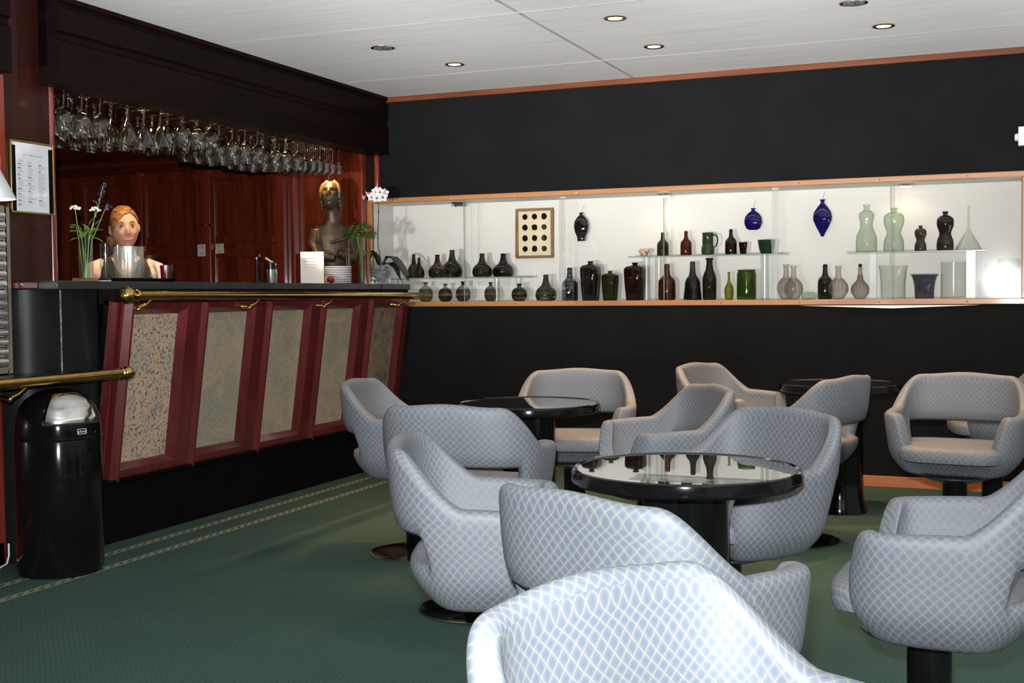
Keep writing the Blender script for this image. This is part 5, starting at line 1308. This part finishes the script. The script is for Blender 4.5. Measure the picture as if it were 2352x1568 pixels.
def speaker(x,y,label):
    t=empty('ceiling_speaker',(x,y,CZ),0,label,'speaker','round ceiling speakers')
    MB().lathe([(.048,0),(.062,0),(.062,-.004),(.05,-.006)],32,close=False).build('ring',M['steel'],t,smooth=True)
    g=MB(); g.lathe([(.0001,-.004),(.05,-.004)],32,close=False); gp=g.build('grille',P('grille_grey',(.30,.30,.30),.5),t)
    m=MB(); rr=random.Random(1)
    for _ in range(34):
        a=rr.uniform(0,2*pi); ra=.044*rr.random()**.5; m.lathe([(.0001,-.0046),(.0042,-.0046)],8,(ra*cos(a),ra*sin(a),0),close=False)
    m.build('holes',M['kick'],gp)
speaker(-3.02,5.578,'round grey ceiling speaker at left, near the dark beam'); speaker(-.643,5.602,'round grey ceiling speaker at the top right')
t=empty('wall_sensor',(.085,D-.001,1.917),0,'white box with small sensor cap on the black wall at right edge','sensor')
m=MB(); m.box(-.035,-.05,-.05,.06,0,.05); m.build('housing',M['white'],t,bevel=.003)
MB().lathe([(.022,0),(.020,.014),(.016,.018),(.0001,.018)],20,(0,0,0),Matrix.Translation((-.035,-.025,-.004))@Matrix.Rotation(-pi/2,4,'Y')).build('cap',M['white'],t,smooth=True)

# ------------------------------------------------------------------ light
w=bpy.data.worlds.new('world'); SC.world=w; w.use_nodes=True
nt=w.node_tree; bg=nt.nodes['Background']; tc=N(nt,'ShaderNodeTexCoord'); sp=N(nt,'ShaderNodeSeparateXYZ'); nt.links.new(tc.outputs['Generated'],sp.inputs[0])
# daylight at the open sides; bright band below the horizon added for the ceiling
rp=ramp(nt,[(.0,(1.0,.99,.98)),(.385,(1.0,.99,.98)),(.415,(.06,.062,.065)),(1,(.06,.062,.066))]); mr=N(nt,'ShaderNodeMapRange'); nt.links.new(sp.outputs[2],mr.inputs[0]); mr.inputs[1].default_value=-1; mr.inputs[2].default_value=1
nt.links.new(mr.outputs[0],rp.inputs[0]); nt.links.new(rp.outputs[0],bg.inputs[0]); bg.inputs[1].default_value=4.6
fl=bpy.data.lights.new('camera_flash','AREA'); fl.shape='DISK'; fl.size=.055; fl.energy=90; fl.spread=radians(125); fl.color=(.93,.965,1.0)
fo=bpy.data.objects.new('camera_flash',fl); COL.objects.link(fo); fo.location=(-.035,0,EYE+.115)
d=Vector((-.47,.875,-.06)); fo.rotation_euler=d.to_track_quat('-Z','Y').to_euler()
# added fill spots without fixtures behind the camera, brightening the pale ceiling
for (x,tx) in ((-2.7,-3.2),(-1.3,-2.0),(.1,-.6)):
    u=bpy.data.lights.new('ceiling_fill','SPOT'); u.energy=1350; u.color=(1,.985,.97); u.spot_size=radians(31); u.spot_blend=1; u.shadow_soft_size=.08
    uo=bpy.data.objects.new('ceiling_fill',u); COL.objects.link(uo); uo.location=(x,-.4,.86); uo.rotation_euler=(Vector((tx,6.9,CZ))-Vector(uo.location)).to_track_quat('-Z','Y').to_euler()
SC.view_settings.view_transform='Standard'; SC.view_settings.look='None'; SC.view_settings.gamma=1; SC.view_settings.use_curve_mapping=False; SC.view_settings.exposure=0
c=SC.cycles; c.max_bounces=10; c.diffuse_bounces=3; c.glossy_bounces=4; c.transmission_bounces=10; c.transparent_max_bounces=24; c.caustics_reflective=False; c.caustics_refractive=False
c.sample_clamp_indirect=6; c.use_denoising=True; c.use_adaptive_sampling=True; c.adaptive_threshold=.02
